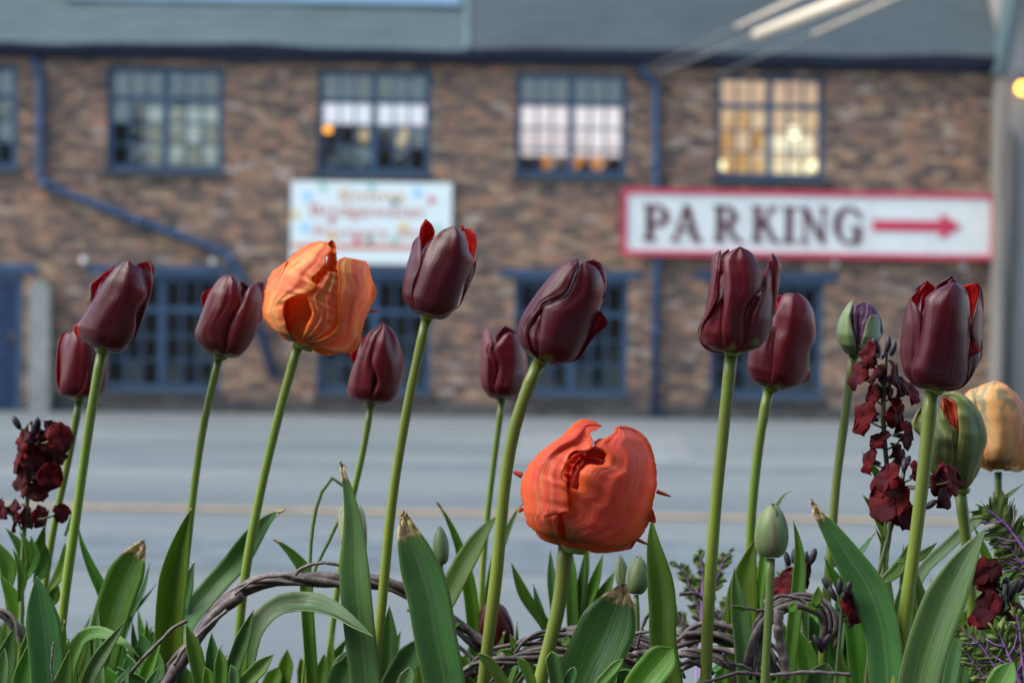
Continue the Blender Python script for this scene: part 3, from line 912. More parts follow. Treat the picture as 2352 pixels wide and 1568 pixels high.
# ------------------------------------------------------------------ neighbour at the right edge
t = NT('stained_grey_render')
w = t.coord('World', (3, 3, 0.35)); n1 = t.noise(w, 1.6, 5, 0.6); z = t.n('ShaderNodeSeparateXYZ'); t.l(t.n('ShaderNodeNewGeometry').outputs['Position'], z.inputs[0])
c = t.ramp(n1, [(0.3, (0.135, 0.125, 0.112)), (0.55, (0.21, 0.205, 0.192)), (0.75, (0.27, 0.27, 0.26))])
c = t.mix(t.maprange(t.noise(t.coord('World', (1, 1, 0.25)), 0.8, 3), 0.45, 0.7, 0, 0.6), c, (0.13, 0.11, 0.095))
M_RENDER = t.bsdf(c, 0.85, t.bump(n1, 0.2, 0.01))
NY = -0.55
nx0, _ = WL(2297, 500, NY)
nb_ = thing('rendered_building', 'grey rendered building at the right edge of the picture', 'building', WW(nx0, NY, 0), YAW)
zk, zt_, xt = WL(2300, 165, NY)[1], WL(2335, 0, NY)[1], WL(2336, 0, NY)[0] - nx0
sl = xt / (zt_ - zk)
b = MB(); b.prism([(0, 0), (11, 0), (11, zt_ + 2), (sl * (zt_ + 2 - zk), zt_ + 2), (0, zk)], 0, 5); b.build('wall', M_RENDER, nb_)
b = MB(); b.prism([(-0.05, zk - 0.02), (0.03, zk - 0.02), (sl * (zt_ + 2 - zk) + 0.03, zt_ + 2), (sl * (zt_ + 2 - zk) - 0.05, zt_ + 2)], -0.03, 0.6); b.build('coping', M_LEAD, nb_)
px_ = WL(2316, 600, NY - 0.06)[0] - nx0
tube('waste_pipe', [(px_, -0.07, 0.1), (px_, -0.07, WL(2316, 300, NY)[1])], 0.05, plain('black_pipe', (0.05, 0.048, 0.045), 0.6, 0.3, 6), nb_, 10)
lx, lz = WL(2350, 200, NY - 0.35)
lamp = thing('wall_lamp', 'glowing orange lamp on a bracket at the right edge of the picture', 'lamp', WW(lx, NY - 0.35, lz), YAW)
tube('bracket', [(0, 0.36, 0.16), (0, 0.2, 0.22), (0, 0.02, 0.16)], 0.015, M_SILL, lamp, 8, n=12)
lathe('lamp_hood', [(0.03, 0.17), (0.05, 0.15), (0.16, 0.07), (0.165, 0.06)], M_SILL, lamp)
lathe('bulb', [(0.02, -0.09), (0.075, -0.06), (0.085, 0.0), (0.05, 0.055)], glow('street_lamp_glow', (1.0, 0.40, 0.04), 9.0), lamp)

# ------------------------------------------------------------------ overhead cables with thicker pale stretches
M_CABLE = plain('grey_cable', (0.20, 0.20, 0.19), 0.6, 0.1, 10)
M_PALESTRETCH = plain('cream_cable_stretch', (0.86, 0.72, 0.54), 0.6, 0.08, 10)
def cable(xa, ya, xs, ys, xb, yb, dstart, dend, rs, label, rc=0.009):
    A = WW(*[(*WL(xa, ya, -0.05), 0)[i] for i in (0, 2, 1)]) if dstart is None else P(xa, ya, dstart)
    A = WW(WL(xa, ya, -0.02)[0], -0.02, WL(xa, ya, -0.02)[1])
    B = P(xb, yb, dend)
    t = thing('overhead_cable', label, 'cable', A, 0, 'overhead cables above the street')
    far = B + (B - A) * 0.25
    tube('wire', [np.zeros(3), (far - A) * 0.5, far - A], rc, M_CABLE, t, 6)
    # where the thicker cream stretch of the cable begins
    best = 0
    for s in np.linspace(0, 1, 400):
        q = A + (B - A) * s - CAM
        if CX + FPX * (q @ RGT) / (q @ FWD) >= xs: best = s; break
    s0 = A + (B - A) * best
    tube('pale_stretch', [s0 - A, (far - A)], rs, M_PALESTRETCH, t, 10)
    lathe('hook', [(0.03, -0.03), (0.04, 0.0), (0.03, 0.03)], M_SILL, t)
cable(1500, 172, 1738, 95, 2300, -138, None, 14, 0.055, 'thickest pale overhead cable, running from the drainpipe top to the upper right', 0.016)
cable(1470, 166, 1692, 60, 2300, -225, None, 14, 0.019, 'faint pale overhead cable, uppermost of three')
cable(1640, 176, 1866, 78, 2300, -110, None, 14, 0.015, 'faint pale overhead cable, lowest of three')

# ------------------------------------------------------------------ unseen building added behind the lens to shade the flower fronts
near = thing('added_shade_building', 'unseen dark brick building added behind the lens to shade the flower fronts', 'building', (0, -3.4, 0))
M_SHADEWALL = plain('added_shade_brick', (0.13, 0.10, 0.08), 0.9, 0.35, 6)
b = MB(); b.box(-14, 14, -6, 0, 0, 6.2); b.build('wall', M_SHADEWALL, near)
b = MB(); b.prism([(-14.3, 6.202), (14.3, 6.202), (14.3, 6.4), (-14.3, 6.4)], -6.3, 0.35); b.build('eaves', M_SLATE2, near)
for k in range(-4, 5):
    if k == 0: continue
    b = MB(); b.box(k * 3 - 0.6, k * 3 + 0.6, 0.003, 0.05, 1.0, 2.5); w_ = b.build('window', M_BLUE, near)
    b = MB(); b.box(k * 3 - 0.52, k * 3 + 0.52, 0.052, 0.058, 1.08, 2.42); b.build('pane', M_DARK, w_)

# ------------------------------------------------------------------ plant materials
def hsv_var(t, colr, dv=0.25, dh=0.03):
    r = t.n('ShaderNodeObjectInfo').outputs['Random']
    h = t.n('ShaderNodeHueSaturation')
    t.put(h.inputs['Hue'], t.math('MULTIPLY_ADD', r, 2 * dh, 0.5 - dh))
    t.put(h.inputs['Value'], t.math('MULTIPLY_ADD', r, 2 * dv, 1 - dv))
    t.put(h.inputs['Color'], colr)
    return h.outputs[0]
def leaf_mat(name, c1, c2, rib, trans=0.36, rough=0.38, spec=0.6):
    t = NT(name)
    uv = t.coord('UV', (34, 1.6, 1)); uvp = t.coord('UV')
    vein = t.noise(uv, 1.0, 3, 0.6)
    blot = t.noise(t.coord('World'), 28, 4, 0.6)
    c = t.ramp(vein, [(0.30, c1), (0.70, c2)])
    c = t.mix(t.maprange(blot, 0.45, 0.75, 0, 0.45), c, tuple(q * 0.55 for q in c1))
    bloom = t.noise(t.coord('UV', (3.5, 2.5, 1)), 1.0, 4, 0.6)
    c = t.mix(t.maprange(bloom, 0.48, 0.72, 0, 0.42), c, (0.16, 0.25, 0.17))
    sx = t.n('ShaderNodeSeparateXYZ'); t.l(uvp, sx.inputs[0])
    off = t.math('ABSOLUTE', t.math('SUBTRACT', sx.outputs[0], 0.5))
    c = t.mix(t.maprange(off, 0.0, 0.05, 0.45, 0.0), c, rib)
    c = t.mix(t.maprange(off, 0.468, 0.5, 0.0, 0.6), c, (0.26, 0.34, 0.08))
    c = hsv_var(t, c, 0.22, 0.022)
    a = t.n('ShaderNodeAttribute'); a.attribute_name = 'dry'
    jag = t.noise(t.coord('UV', (5, 9, 1)), 1.3, 4, 0.7)
    f = t.maprange(t.math('ADD', a.outputs['Fac'], t.math('MULTIPLY_ADD', jag, 0.6, -0.3)), 0.48, 0.56)
    dryc = t.ramp(t.noise(t.coord('World'), 160, 4, 0.7), [(0.3, (0.52, 0.33, 0.13)), (0.5, (0.74, 0.58, 0.29)), (0.7, (0.86, 0.76, 0.50))])
    edge = t.maprange(t.math('ADD', a.outputs['Fac'], t.math('MULTIPLY_ADD', jag, 0.6, -0.3)), 0.40, 0.50)
    c = t.mix(t.math('MULTIPLY', edge, 0.6), c, (0.26, 0.22, 0.06))
    c = t.mix(f, c, dryc)
    tc = t.mix(0.6, c, (0.26, 0.42, 0.03))
    return t.bsdf(c, rough, t.bump(vein, 0.45, 0.0014), trans=trans, tcolor=t.mix(f, tc, dryc), spec=spec)
M_LEAF = leaf_mat('tulip_leaf_green', (0.062, 0.180, 0.012), (0.130, 0.300, 0.032), (0.19, 0.36, 0.07))
M_LEAFB = leaf_mat('tulip_leaf_glaucous', (0.060, 0.175, 0.042), (0.125, 0.290, 0.090), (0.20, 0.37, 0.14), 0.28, 0.36)
M_LEAFD = leaf_mat('tulip_leaf_deep', (0.028, 0.105, 0.016), (0.062, 0.178, 0.034), (0.10, 0.22, 0.06), 0.25, 0.36)
M_LEAFY = leaf_mat('young_leaf_yellow_green', (0.085, 0.215, 0.008), (0.170, 0.345, 0.024), (0.22, 0.38, 0.05), 0.45)
LM = {'g': M_LEAF, 'b': M_LEAFB, 'd': M_LEAFD, 'y': M_LEAFY}

def stem_mat(name, lo, hi, top):
    t = NT(name)
    uvp = t.coord('UV'); sx = t.n('ShaderNodeSeparateXYZ'); t.l(uvp, sx.inputs[0])
    n = t.noise(t.coord('UV', (9, 1.5, 1)), 2.0, 4, 0.6)
    c = t.ramp(n, [(0.3, lo), (0.7, hi)])
    c = t.mix(t.maprange(sx.outputs[1], 0.62, 1.0, 0, 0.7), c, top)
    c = hsv_var(t, c, 0.12, 0.012)
    g = t.noise(t.coord('World'), 140, 3)
    c = t.mix(t.maprange(g, 0.62, 0.8, 0, 0.35), c, (0.12, 0.08, 0.04))
    return t.bsdf(c, 0.42, t.bump(n, 0.1, 0.001), trans=0.12)
M_STEM = stem_mat('tulip_stem', (0.165, 0.250, 0.026), (0.250, 0.335, 0.048), (0.120, 0.160, 0.036))
M_STEMP = stem_mat('tulip_stem_pale', (0.155, 0.235, 0.042), (0.225, 0.310, 0.065), (0.13, 0.18, 0.06))

def dark_petal(name, c1, c2, c3, gloss=0.32, trans=0.24, tcol=(0.48, 0.008, 0.014)):
    t = NT(name)
    uvp = t.coord('UV'); sx = t.n('ShaderNodeSeparateXYZ'); t.l(uvp, sx.inputs[0])
    obj = t.n('ShaderNodeObjectInfo').outputs['Random']
    st = t.noise(t.coord('UV', (30, 1.2, 1)), 1.0, 5, 0.68, w=t.math('MULTIPLY', obj, 30))
    bl = t.noise(t.coord('UV', (2.2, 2.0, 1)), 1.0, 3, 0.6, w=t.math('MULTIPLY', obj, 17))
    c = t.ramp(st, [(0.28, c1), (0.52, c2), (0.75, c3)])
    c = t.mix(t.maprange(bl, 0.42, 0.72, 0, 0.55), c, (c2[0] * 0.42, c2[1] * 0.5, c2[2] * 0.5))
    off = t.math('ABSOLUTE', t.math('SUBTRACT', sx.outputs[0], 0.5))
    # yellow-green foot of the petal
    foot = t.math('SUBTRACT', 0.115, t.math('MULTIPLY', off, 0.22))
    f = t.maprange(t.math('ADD', t.math('SUBTRACT', foot, sx.outputs[1]), t.math('MULTIPLY_ADD', st, 0.06, -0.03)), -0.012, 0.03)
    c = t.mix(f, c, (0.155, 0.165, 0.045))
    c = t.mix(t.maprange(off, 0.46, 0.5, 0.0, 0.16), c, (0.34, 0.12, 0.14))
    return t.bsdf(c, gloss, t.bump(st, 0.32, 0.0014), trans=trans, tcolor=tcol, spec=0.5, sheen=0.0, sheen_tint=(0.72, 0.55, 0.85))
M_DARK_OUT = dark_petal('dark_tulip_outer', (0.038, 0.002, 0.007), (0.078, 0.0045, 0.014), (0.135, 0.014, 0.032))
M_DARK_OUT2 = dark_petal('wine_tulip_outer', (0.058, 0.0026, 0.007), (0.115, 0.0055, 0.014), (0.180, 0.015, 0.028))
def red_inside():
    t = NT('tulip_inner_red')
    st = t.noise(t.coord('UV', (18, 1.0, 1)), 1.0, 3)
    c = t.ramp(st, [(0.3, (0.36, 0.004, 0.008)), (0.7, (0.58, 0.012, 0.014))])
    return t.bsdf(c, 0.5, trans=0.5, tcolor=(0.90, 0.016, 0.014), spec=0.3)
M_RED_IN = red_inside()

def parrot(name, main, alt, hot, streak, green, amt_streak, amt_green, trans=0.48, inner=False, fu=15, top=0.0):
    t = NT(name)
    uvp = t.coord('UV'); sx = t.n('ShaderNodeSeparateXYZ'); t.l(uvp, sx.inputs[0])
    obj = t.n('ShaderNodeObjectInfo').outputs['Random']
    warp = t.noise(t.coord('UV', (2.0, 1.7, 1)), 1.0, 2, 0.5, w=t.math('MULTIPLY', obj, 31))
    cmb = t.n('ShaderNodeCombineXYZ'); t.put(cmb.inputs[0], t.math('MULTIPLY_ADD', warp, 0.9, -0.45))
    vm = t.n('ShaderNodeVectorMath', operation='ADD'); t.l(uvp, vm.inputs[0]); t.l(cmb.outputs[0], vm.inputs[1])
    mp = t.n('ShaderNodeMapping'); mp.inputs['Scale'].default_value = (fu, 1.5, 1); t.l(vm.outputs[0], mp.inputs[0])
    st = t.noise(mp.outputs[0], 1.0, 5, 0.68, w=t.math('MULTIPLY', obj, 40))
    big = t.noise(t.coord('UV', (3.2, 1.4, 1)), 1.0, 3, 0.6, w=t.math('MULTIPLY', obj, 23))
    c = t.ramp(st, [(0.28, alt), (0.5, main), (0.72, tuple(min(1, q * 1.18) for q in alt))])
    off = t.math('ABSOLUTE', t.math('MULTIPLY_ADD', warp, 0.30, t.math('SUBTRACT', sx.outputs[0], 0.65)))
    c = t.mix(t.maprange(off, 0.26, 0.48, 0, 0.8), c, hot)
    f = t.maprange(t.math('MULTIPLY', st, t.math('MULTIPLY_ADD', big, 1.2, 0.35)), 0.60 - 0.25 * amt_streak, 0.72 - 0.25 * amt_streak)
    c = t.mix(t.math('MULTIPLY', f, t.maprange(off, 0.22, 0.42, 1.0, 0.15)), c, streak)
    # green flame up the middle of the petal and at its foot
    g = t.math('ADD', t.maprange(off, 0.0, 0.20, 1.0, 0.0), t.math('MULTIPLY_ADD', st, 1.0, -0.62))
    gf = t.math('MULTIPLY', t.maprange(g, 0.62, 0.95), amt_green)
    c = t.mix(gf, c, green)
    ft = t.maprange(t.math('ADD', sx.outputs[1], t.math('MULTIPLY', st, 0.10)), 0.10, 0.25, 1.0, 0.0)
    c = t.mix(t.math('MULTIPLY', ft, 0.85), c, (0.11, 0.13, 0.03) if not inner else (0.35, 0.10, 0.02))
    if top:
        tn = t.noise(t.coord('UV', (3.2, 4.2, 1)), 1.0, 3, 0.55, w=t.math('MULTIPLY', obj, 12))
        tf = t.math('MULTIPLY', t.maprange(tn, 0.50, 0.58), t.maprange(sx.outputs[1], 0.42, 0.62))
        c = t.mix(t.math('MULTIPLY', tf, top), c, green)
    tc = t.mix(0.5, c, hot)
    return t.bsdf(c, 0.40, t.bump(st, 0.8, 0.0016), trans=trans, tcolor=tc, spec=0.4, sheen=0.0)
PM = {
 'coral': (parrot('coral_parrot_outer', (0.93, 0.175, 0.095), (0.89, 0.115, 0.085), (0.95, 0.22, 0.045), (0.82, 0.46, 0.14), (0.14, 0.17, 0.07), 0.26, 0.0, 0.55, fu=22), parrot('coral_parrot_inner', (0.78, 0.085, 0.03), (0.66, 0.05, 0.02), (0.85, 0.16, 0.02), (0.80, 0.26, 0.04), (0.5, 0.1, 0.03), 0.0, 0.0, 0.45, True)),
 'peach': (parrot('peach_parrot_outer', (0.97, 0.36, 0.17), (0.95, 0.25, 0.16), (0.97, 0.33, 0.03), (0.96, 0.70, 0.22), (0.60, 0.46, 0.16), 0.55, 0.0, 0.6, fu=8), parrot('peach_parrot_inner', (0.92, 0.22, 0.02), (0.90, 0.14, 0.012), (0.94, 0.36, 0.04), (0.92, 0.50, 0.08), (0.6, 0.2, 0.03), 0.2, 0.0, 0.45, True)),
 'yellow': (parrot('yellow_parrot_outer', (0.88, 0.55, 0.20), (0.88, 0.62, 0.30), (0.88, 0.38, 0.17), (0.88, 0.68, 0.36), (0.22, 0.36, 0.22), 0.35, 0.06, fu=5, top=0.8), parrot('yellow_parrot_inner', (0.80, 0.35, 0.08), (0.80, 0.45, 0.12), (0.85, 0.25, 0.05), (0.85, 0.55, 0.2), (0.4, 0.3, 0.1), 0.3, 0.2, 0.4, True)),
 'green': (parrot('green_parrot_outer', (0.155, 0.205, 0.060), (0.105, 0.155, 0.045), (0.30, 0.26, 0.07), (0.36, 0.36, 0.12), (0.12, 0.19, 0.10), 0.3, 0.5, 0.2), parrot('green_parrot_inner', (0.20, 0.17, 0.04), (0.14, 0.12, 0.03), (0.35, 0.12, 0.03), (0.4, 0.3, 0.1), (0.2, 0.2, 0.05), 0.2, 0.1, 0.3, True)),
}
def bud_mat():
    t = NT('green_bud_petal')
    uvp = t.coord('UV'); sx = t.n('ShaderNodeSeparateXYZ'); t.l(uvp, sx.inputs[0])
    st = t.noise(t.coord('UV', (20, 1.2, 1)), 1.0, 4, 0.6)
    c = t.ramp(st, [(0.3, (0.115, 0.185, 0.065)), (0.7, (0.20, 0.275, 0.115))])
    off = t.math('ABSOLUTE', t.math('SUBTRACT', sx.outputs[0], 0.5))
    e = t.math('ADD', off, t.math('MULTIPLY_ADD', st, 0.10, -0.05))
    c = t.mix(t.maprange(e, 0.38, 0.48, 0, 0.9), c, (0.11, 0.030, 0.075))
    c = t.mix(t.math('MULTIPLY', t.maprange(sx.outputs[1], 0.80, 1.0), 0.5), c, (0.22, 0.10, 0.12))
    c = t.mix(t.maprange(sx.outputs[1], 0.0, 0.25, 0.6, 0), c, (0.07, 0.10, 0.045))
    return t.bsdf(c, 0.5, t.bump(st, 0.12, 0.001), trans=0.1, sheen=0.15)
M_BUD = bud_mat()
M_PURPLE = dark_petal('purple_bud_petal', (0.070, 0.022, 0.070), (0.125, 0.045, 0.120), (0.20, 0.10, 0.19), 0.5)
M_CREAMPETAL = parrot('cream_green_petal', (0.62, 0.66, 0.42), (0.52, 0.58, 0.32), (0.70, 0.72, 0.50), (0.74, 0.72, 0.52), (0.35, 0.45, 0.18), 0.4, 0.5, 0.4)

# ------------------------------------------------------------------ planter
SOIL = 0.58
M_TIMBER = plain('weathered_timber', (0.20, 0.15, 0.10), 0.8, 0.35, 14)
t = NT('dark_soil'); n1 = t.noise(t.coord('World'), 45, 6, 0.7)
M_SOIL = t.bsdf(t.ramp(n1, [(0.3, (0.012, 0.009, 0.007)), (0.7, (0.05, 0.036, 0.026))]), 0.95, t.bump(n1, 0.8, 0.02))
PX0, PX1, PY0, PY1 = -0.62, 0.62, 1.18, 1.98
planter = thing('planter', 'timber trough planter that holds the tulips', 'planter', (0, (PY0 + PY1) / 2, 0))
cyp = (PY0 + PY1) / 2
for k in range(4):
    z0 = 0.06 + k * 0.135
    for (x0, x1, y0, y1) in ((PX0, PX1, PY0 - 0.025, PY0), (PX0, PX1, PY1, PY1 + 0.025), (PX0 - 0.025, PX0, PY0, PY1), (PX1, PX1 + 0.025, PY0, PY1)):
        b = MB(); b.box(x0, x1, y0 - cyp, y1 - cyp, z0, z0 + 0.129); b.build('plank', M_TIMBER, planter)
for sx_ in (PX0 - 0.02, PX1 - 0.04):
    for sy_ in (PY0, PY1 - 0.06):
        b = MB(); b.box(sx_, sx_ + 0.06, sy_ - cyp + 0.002, sy_ - cyp + 0.058, 0, 0.07); b.build('foot', M_TIMBER, planter)
nx, ny = 60, 44
v = [(x, y - cyp, SOIL - 0.012 + 0.012 * rng.normal() * 0.6) for y in np.linspace(PY0 + 0.001, PY1 - 0.001, ny) for x in np.linspace(PX0 + 0.001, PX1 - 0.001, nx)]
f = [(j * nx + i, j * nx + i + 1, (j + 1) * nx + i + 1, (j + 1) * nx + i) for j in range(ny - 1) for i in range(nx - 1)]
mesh('soil', v, f, M_SOIL, planter, True)

# ------------------------------------------------------------------ leaves, stems, flowers
def sstep(x, a, b):
    q = np.clip((x - a) / (b - a + 1e-9), 0, 1); return q * q * (3 - 2 * q)

def to_soil(p3):
    """carry a stem or leaf on down to the soil"""
    p3 = [np.asarray(p) for p in p3]
    b, a = p3[-1], p3[-2]
    if b[2] > SOIL + 0.015:
        t = (b - a) / (np.linalg.norm(b - a) + 1e-9)
        dz = b[2] - SOIL
        end = np.array((b[0] + np.clip(t[0], -0.40, 0.40) * dz * 0.9, b[1], SOIL - 0.01))
        end[1] = np.clip(end[1], PY0 + 0.05, PY1 - 0.05); end[0] = np.clip(end[0], PX0 + 0.05, PX1 - 0.05)
        p3.append(end)
    return p3

def leaf(owner, pts, d, width, turn=0.0, fold=0.35, dry=0.0, kind='g', wmax=0.42, base_w=0.55, twist=0.0, tip=1.25, soil=True, nv=44, nu=9, wav=0.03, name='leaf', thick=0.0006):
    """pts run from the tip down; width is the greatest width as it shows in the picture; d one distance or one for each point"""
    dd = d if hasattr(d, '__len__') else [d] * len(pts)
    p3 = [P(x, y, q) for (x, y), q in zip(pts, dd)]
    if soil: p3 = to_soil(p3)
    v = 1 - (1 - np.linspace(0, 1, nv)) ** 1.9
    cc = spline(p3, 240)[::-1]
    c = np.stack([np.interp(v, np.linspace(0, 1, 240), cc[:, a]) for a in range(3)], axis=1)
    dm = float(np.mean(dd))
    W = px(width, dm) / 2 / max(math.cos(rad(turn)), 0.35)
    vis = sum(np.linalg.norm(p3[i + 1] - p3[i]) for i in range(len(pts) - 1)); tot = sum(np.linalg.norm(p3[i + 1] - p3[i]) for i in range(len(p3) - 1))
    wmax = 1 - (1 - wmax) * vis / tot
    rise = base_w + (1 - base_w) * np.sin(np.pi / 2 * np.clip(v / wmax, 0, 1))
    cl = np.clip((v - wmax) / (1 - wmax), 0, 1)
    prof = rise * np.clip(1 - cl ** tip, 0, 1) ** 0.9 + 0.004
    t = np.gradient(c, axis=0); t /= np.linalg.norm(t, axis=1)[:, None]
    g = np.zeros((nv, nu, 3))
    ph = rng.uniform(0, 6.28, 4)
    for i in range(nv):
        toc = CAM - c[i]; toc /= np.linalg.norm(toc)
        side = np.cross(toc, t[i]); side *= -1; side /= np.linalg.norm(side) + 1e-9
        nn = np.cross(side, t[i]); nn /= np.linalg.norm(nn)
        if nn @ toc < 0: nn = -nn
        a = rad(turn + twist * (v[i] - 0.5))
        s2 = side * math.cos(a) + nn * math.sin(a); n2 = -side * math.sin(a) + nn * math.cos(a)
        for j in range(nu):
            s = 2 * j / (nu - 1) - 1
            wv = wav * W * (math.sin(9 * v[i] + ph[0] + (0 if s < 0 else 2.0)) + 0.6 * math.sin(21 * v[i] + ph[1] + s)) * abs(s)
            cr = 0.0
            if dry and v[i] > 1 - dry * 0.8 * vis / tot: cr = 0.30 * W * rng.normal() * 0.35
            g[i, j] = c[i] + s2 * (W * prof[i] * s) + n2 * (fold * W * prof[i] * (abs(s) ** 1.4) + wv + cr)
    dr = np.zeros((nv, nu))
    if dry: dr = np.repeat(np.clip((v - (1 - dry * vis / tot)) / (dry * vis / tot) * 0.55 + 0.45, 0, 1)[:, None], nu, axis=1) * (v[:, None] > 0.4)
    org = np.array(owner.location)
    return sheet(name, g, LM[kind] if isinstance(kind, str) else kind, owner, thick, origin=org, attrs={'dry': dr}, flip=True)

def stem(owner, pts, d, width, mat=None, soil=True, name='stem', taper=1.08, wtop=None, n=26):
    dd = d if hasattr(d, '__len__') else [d] * len(pts)
    p3 = [P(x, y, q) for (x, y), q in zip(pts, dd)]
    if soil: p3 = to_soil(p3)
    r = px(width, float(np.mean(dd))) / 2 * 0.84
    c = spline(p3, n)[::-1]
    k = np.linspace(0, 1, len(c))
    rr = r * (taper + (1 - taper) * k) * (1 + 0.03 * np.sin(k * 23))
    rr[-2:] *= 1.12
    return tube(name, c, rr, mat or M_STEM, owner, 12, origin=np.array(owner.location))

CUP = [(0.09, 0.0), (0.42, 0.006), (0.74, 0.06), (0.93, 0.18), (1.0, 0.36), (0.99, 0.56), (0.90, 0.76), (0.76, 0.91), (0.62, 1.0)]
BUDP = [(0.12, 0.0), (0.55, 0.02), (0.88, 0.16), (1.0, 0.36), (0.94, 0.58), (0.70, 0.80), (0.36, 0.95), (0.14, 1.0)]
GLOBE = [(0.08, 0.0), (0.42, -0.005), (0.74, 0.05), (0.95, 0.20), (1.0, 0.42), (0.95, 0.64), (0.78, 0.83), (0.55, 0.96), (0.32, 1.02)]

def frame(base, top, d, lean=0.0):
    b, tp = P(*base, d), P(*top, d)
    a = tp - b; H = np.linalg.norm(a); a /= H
    fr = -FWD - a * (-FWD @ a); fr /= np.linalg.norm(fr)
    if lean:
        a2 = a * math.cos(rad(lean)) + fr * math.sin(rad(lean))
        fr = fr * math.cos(rad(lean)) - a * math.sin(rad(lean)); a = a2
    return b, a, fr, np.cross(a, fr), H / math.cos(rad(lean))

def petal(owner, fr_, R, prof, phi, w=62, h=1.0, r=1.0, flare=0.0, el=0.0, er=0.0, point=2.0, vc=0.5, wav=0.02, b0=0.45, mats=None, nu=19, nv=30,
          fringe=0.0, pleat=0.0, twist=0.0, crease=0.035, roll=0.0, rollr=0.0, sag=0.0, ra=0.40, name='petal', thick=0.0005):
    b, a, f0, rt, H = fr_
    q = spline([(x, 0, z) for x, z in prof], nv)
    v = np.linspace(0, 1, nv)
    r0 = q[:, 0] * R * r; z0 = q[:, 2] * H * h
    rise = b0 + (1 - b0) * np.sin(np.pi / 2 * np.clip(v / ra, 0, 1))
    c = np.clip((v - vc) / (1 - vc), 0, 1)
    fall = np.clip(1 - c ** point, 0, 1) ** 0.6
    half = R * rad(w) * rise * fall
    ph = rng.uniform(0, 6.28, 8)
    jag = np.ones((nv, 2))
    if fringe:
        jag = 1 + fringe * (rng.random((nv, 2)) - 0.35) * sstep(v, 0.25, 0.5)[:, None] + 0.5 * fringe * np.sin(v * 19 + ph[5])[:, None] * sstep(v, 0.25, 0.5)[:, None]
    g = np.zeros((nv, nu, 3))
    for i in range(nv):
        fl = flare * R * float(sstep(v[i], 0.35, 1.0))
        for j in range(nu):
            u = 2 * j / (nu - 1) - 1
            au = abs(u)
            k = 0 if u < 0 else 1
            uu = u * (jag[i, k] if au > 0.75 else 1 + (jag[i, k] - 1) * (au / 0.75) ** 6 * 0.6)
            e = el if u < 0 else er
            rl = roll if u < 0 else rollr
            ang = rad(phi + twist * v[i]) + uu * half[i] / max(r0[i], 0.58 * R)
            rr = r0[i] + fl + e * R * au ** 3 * float(sstep(v[i], 0.12, 0.5))
            rr -= crease * R * math.exp(-(u / 0.16) ** 2) * float(sstep(v[i], 0.1, 0.6))
            rr += wav * R * (math.sin(5 * v[i] + 2.2 * u + ph[0]) + 0.6 * math.sin(9 * v[i] - 4 * u + ph[1])) * (0.35 + au) * float(sstep(v[i], 0.05, 0.4))
            if pleat: rr += pleat * R * (math.sin(11 * u + 5 * v[i] + ph[2]) + 0.7 * math.sin(23 * u - 7 * v[i] + ph[3]) + 0.5 * math.sin(17 * v[i] + 5 * u + ph[4])) * float(sstep(v[i], 0.12, 0.55)) * (0.4 + 0.8 * au)
            zz = z0[i] - sag * H * au ** 2 * v[i]
            if rl and au > 0.55:                     # edge rolled outward and back
                q_ = (au - 0.55) / 0.45 * float(sstep(v[i], 0.2, 0.55))
                th = q_ * rl * 2.6
                arc = 0.45 * half[i] / max(r0[i], 0.58 * R)
                rr += R * 0.14 * rl * (1 - math.cos(th))
                ang -= math.copysign(1, u) * arc * (q_ - math.sin(th) / max(rl * 2.6, 1e-3)) * 0.9
            g[i, j] = b + a * zz + rr * (math.cos(ang) * f0 + math.sin(ang) * rt)
    return sheet(name, g, mats, owner, thick, origin=np.array(owner.location))

def receptacle(owner, fr_, R, mat):
    b, a, f0, rt, H = fr_
    tube('receptacle', [b - a * R * 0.10, b + a * R * 0.02, b + a * R * 0.10], [R * 0.17, R * 0.24, R * 0.10], mat, owner, 12, origin=np.array(owner.location))

def base_of(pts, d):
    return to_soil([P(x, y, d) for x, y in pts])[-1]

TULIPS = {}
def new_tulip(key, label, pts, d, sw, name='dark_tulip', mat=None, group=None, cat='tulip'):
    b = base_of(pts, d); b[2] = SOIL
    t = thing(name, label, cat, b, 0, group)
    TULIPS[key] = t
    stem(t, pts, d, sw, mat)
    return t

def dark_tulip(key, label, base, top, width, d, spts, sw, petals, lean=-8, mats=None, prof=CUP, group='dark purple tulips'):
    t = new_tulip(key, label, spts, d, sw, group=group)
    fr_ = frame(base, top, d, lean)
    R = px(width, d) / 2
    for p in petals:
        p = dict(p); petal(t, fr_, R, p.pop('prof', prof), mats=p.pop('mats', mats or [M_DARK_OUT, M_RED_IN]), **p)
    receptacle(t, fr_, R, M_STEM)
    return t

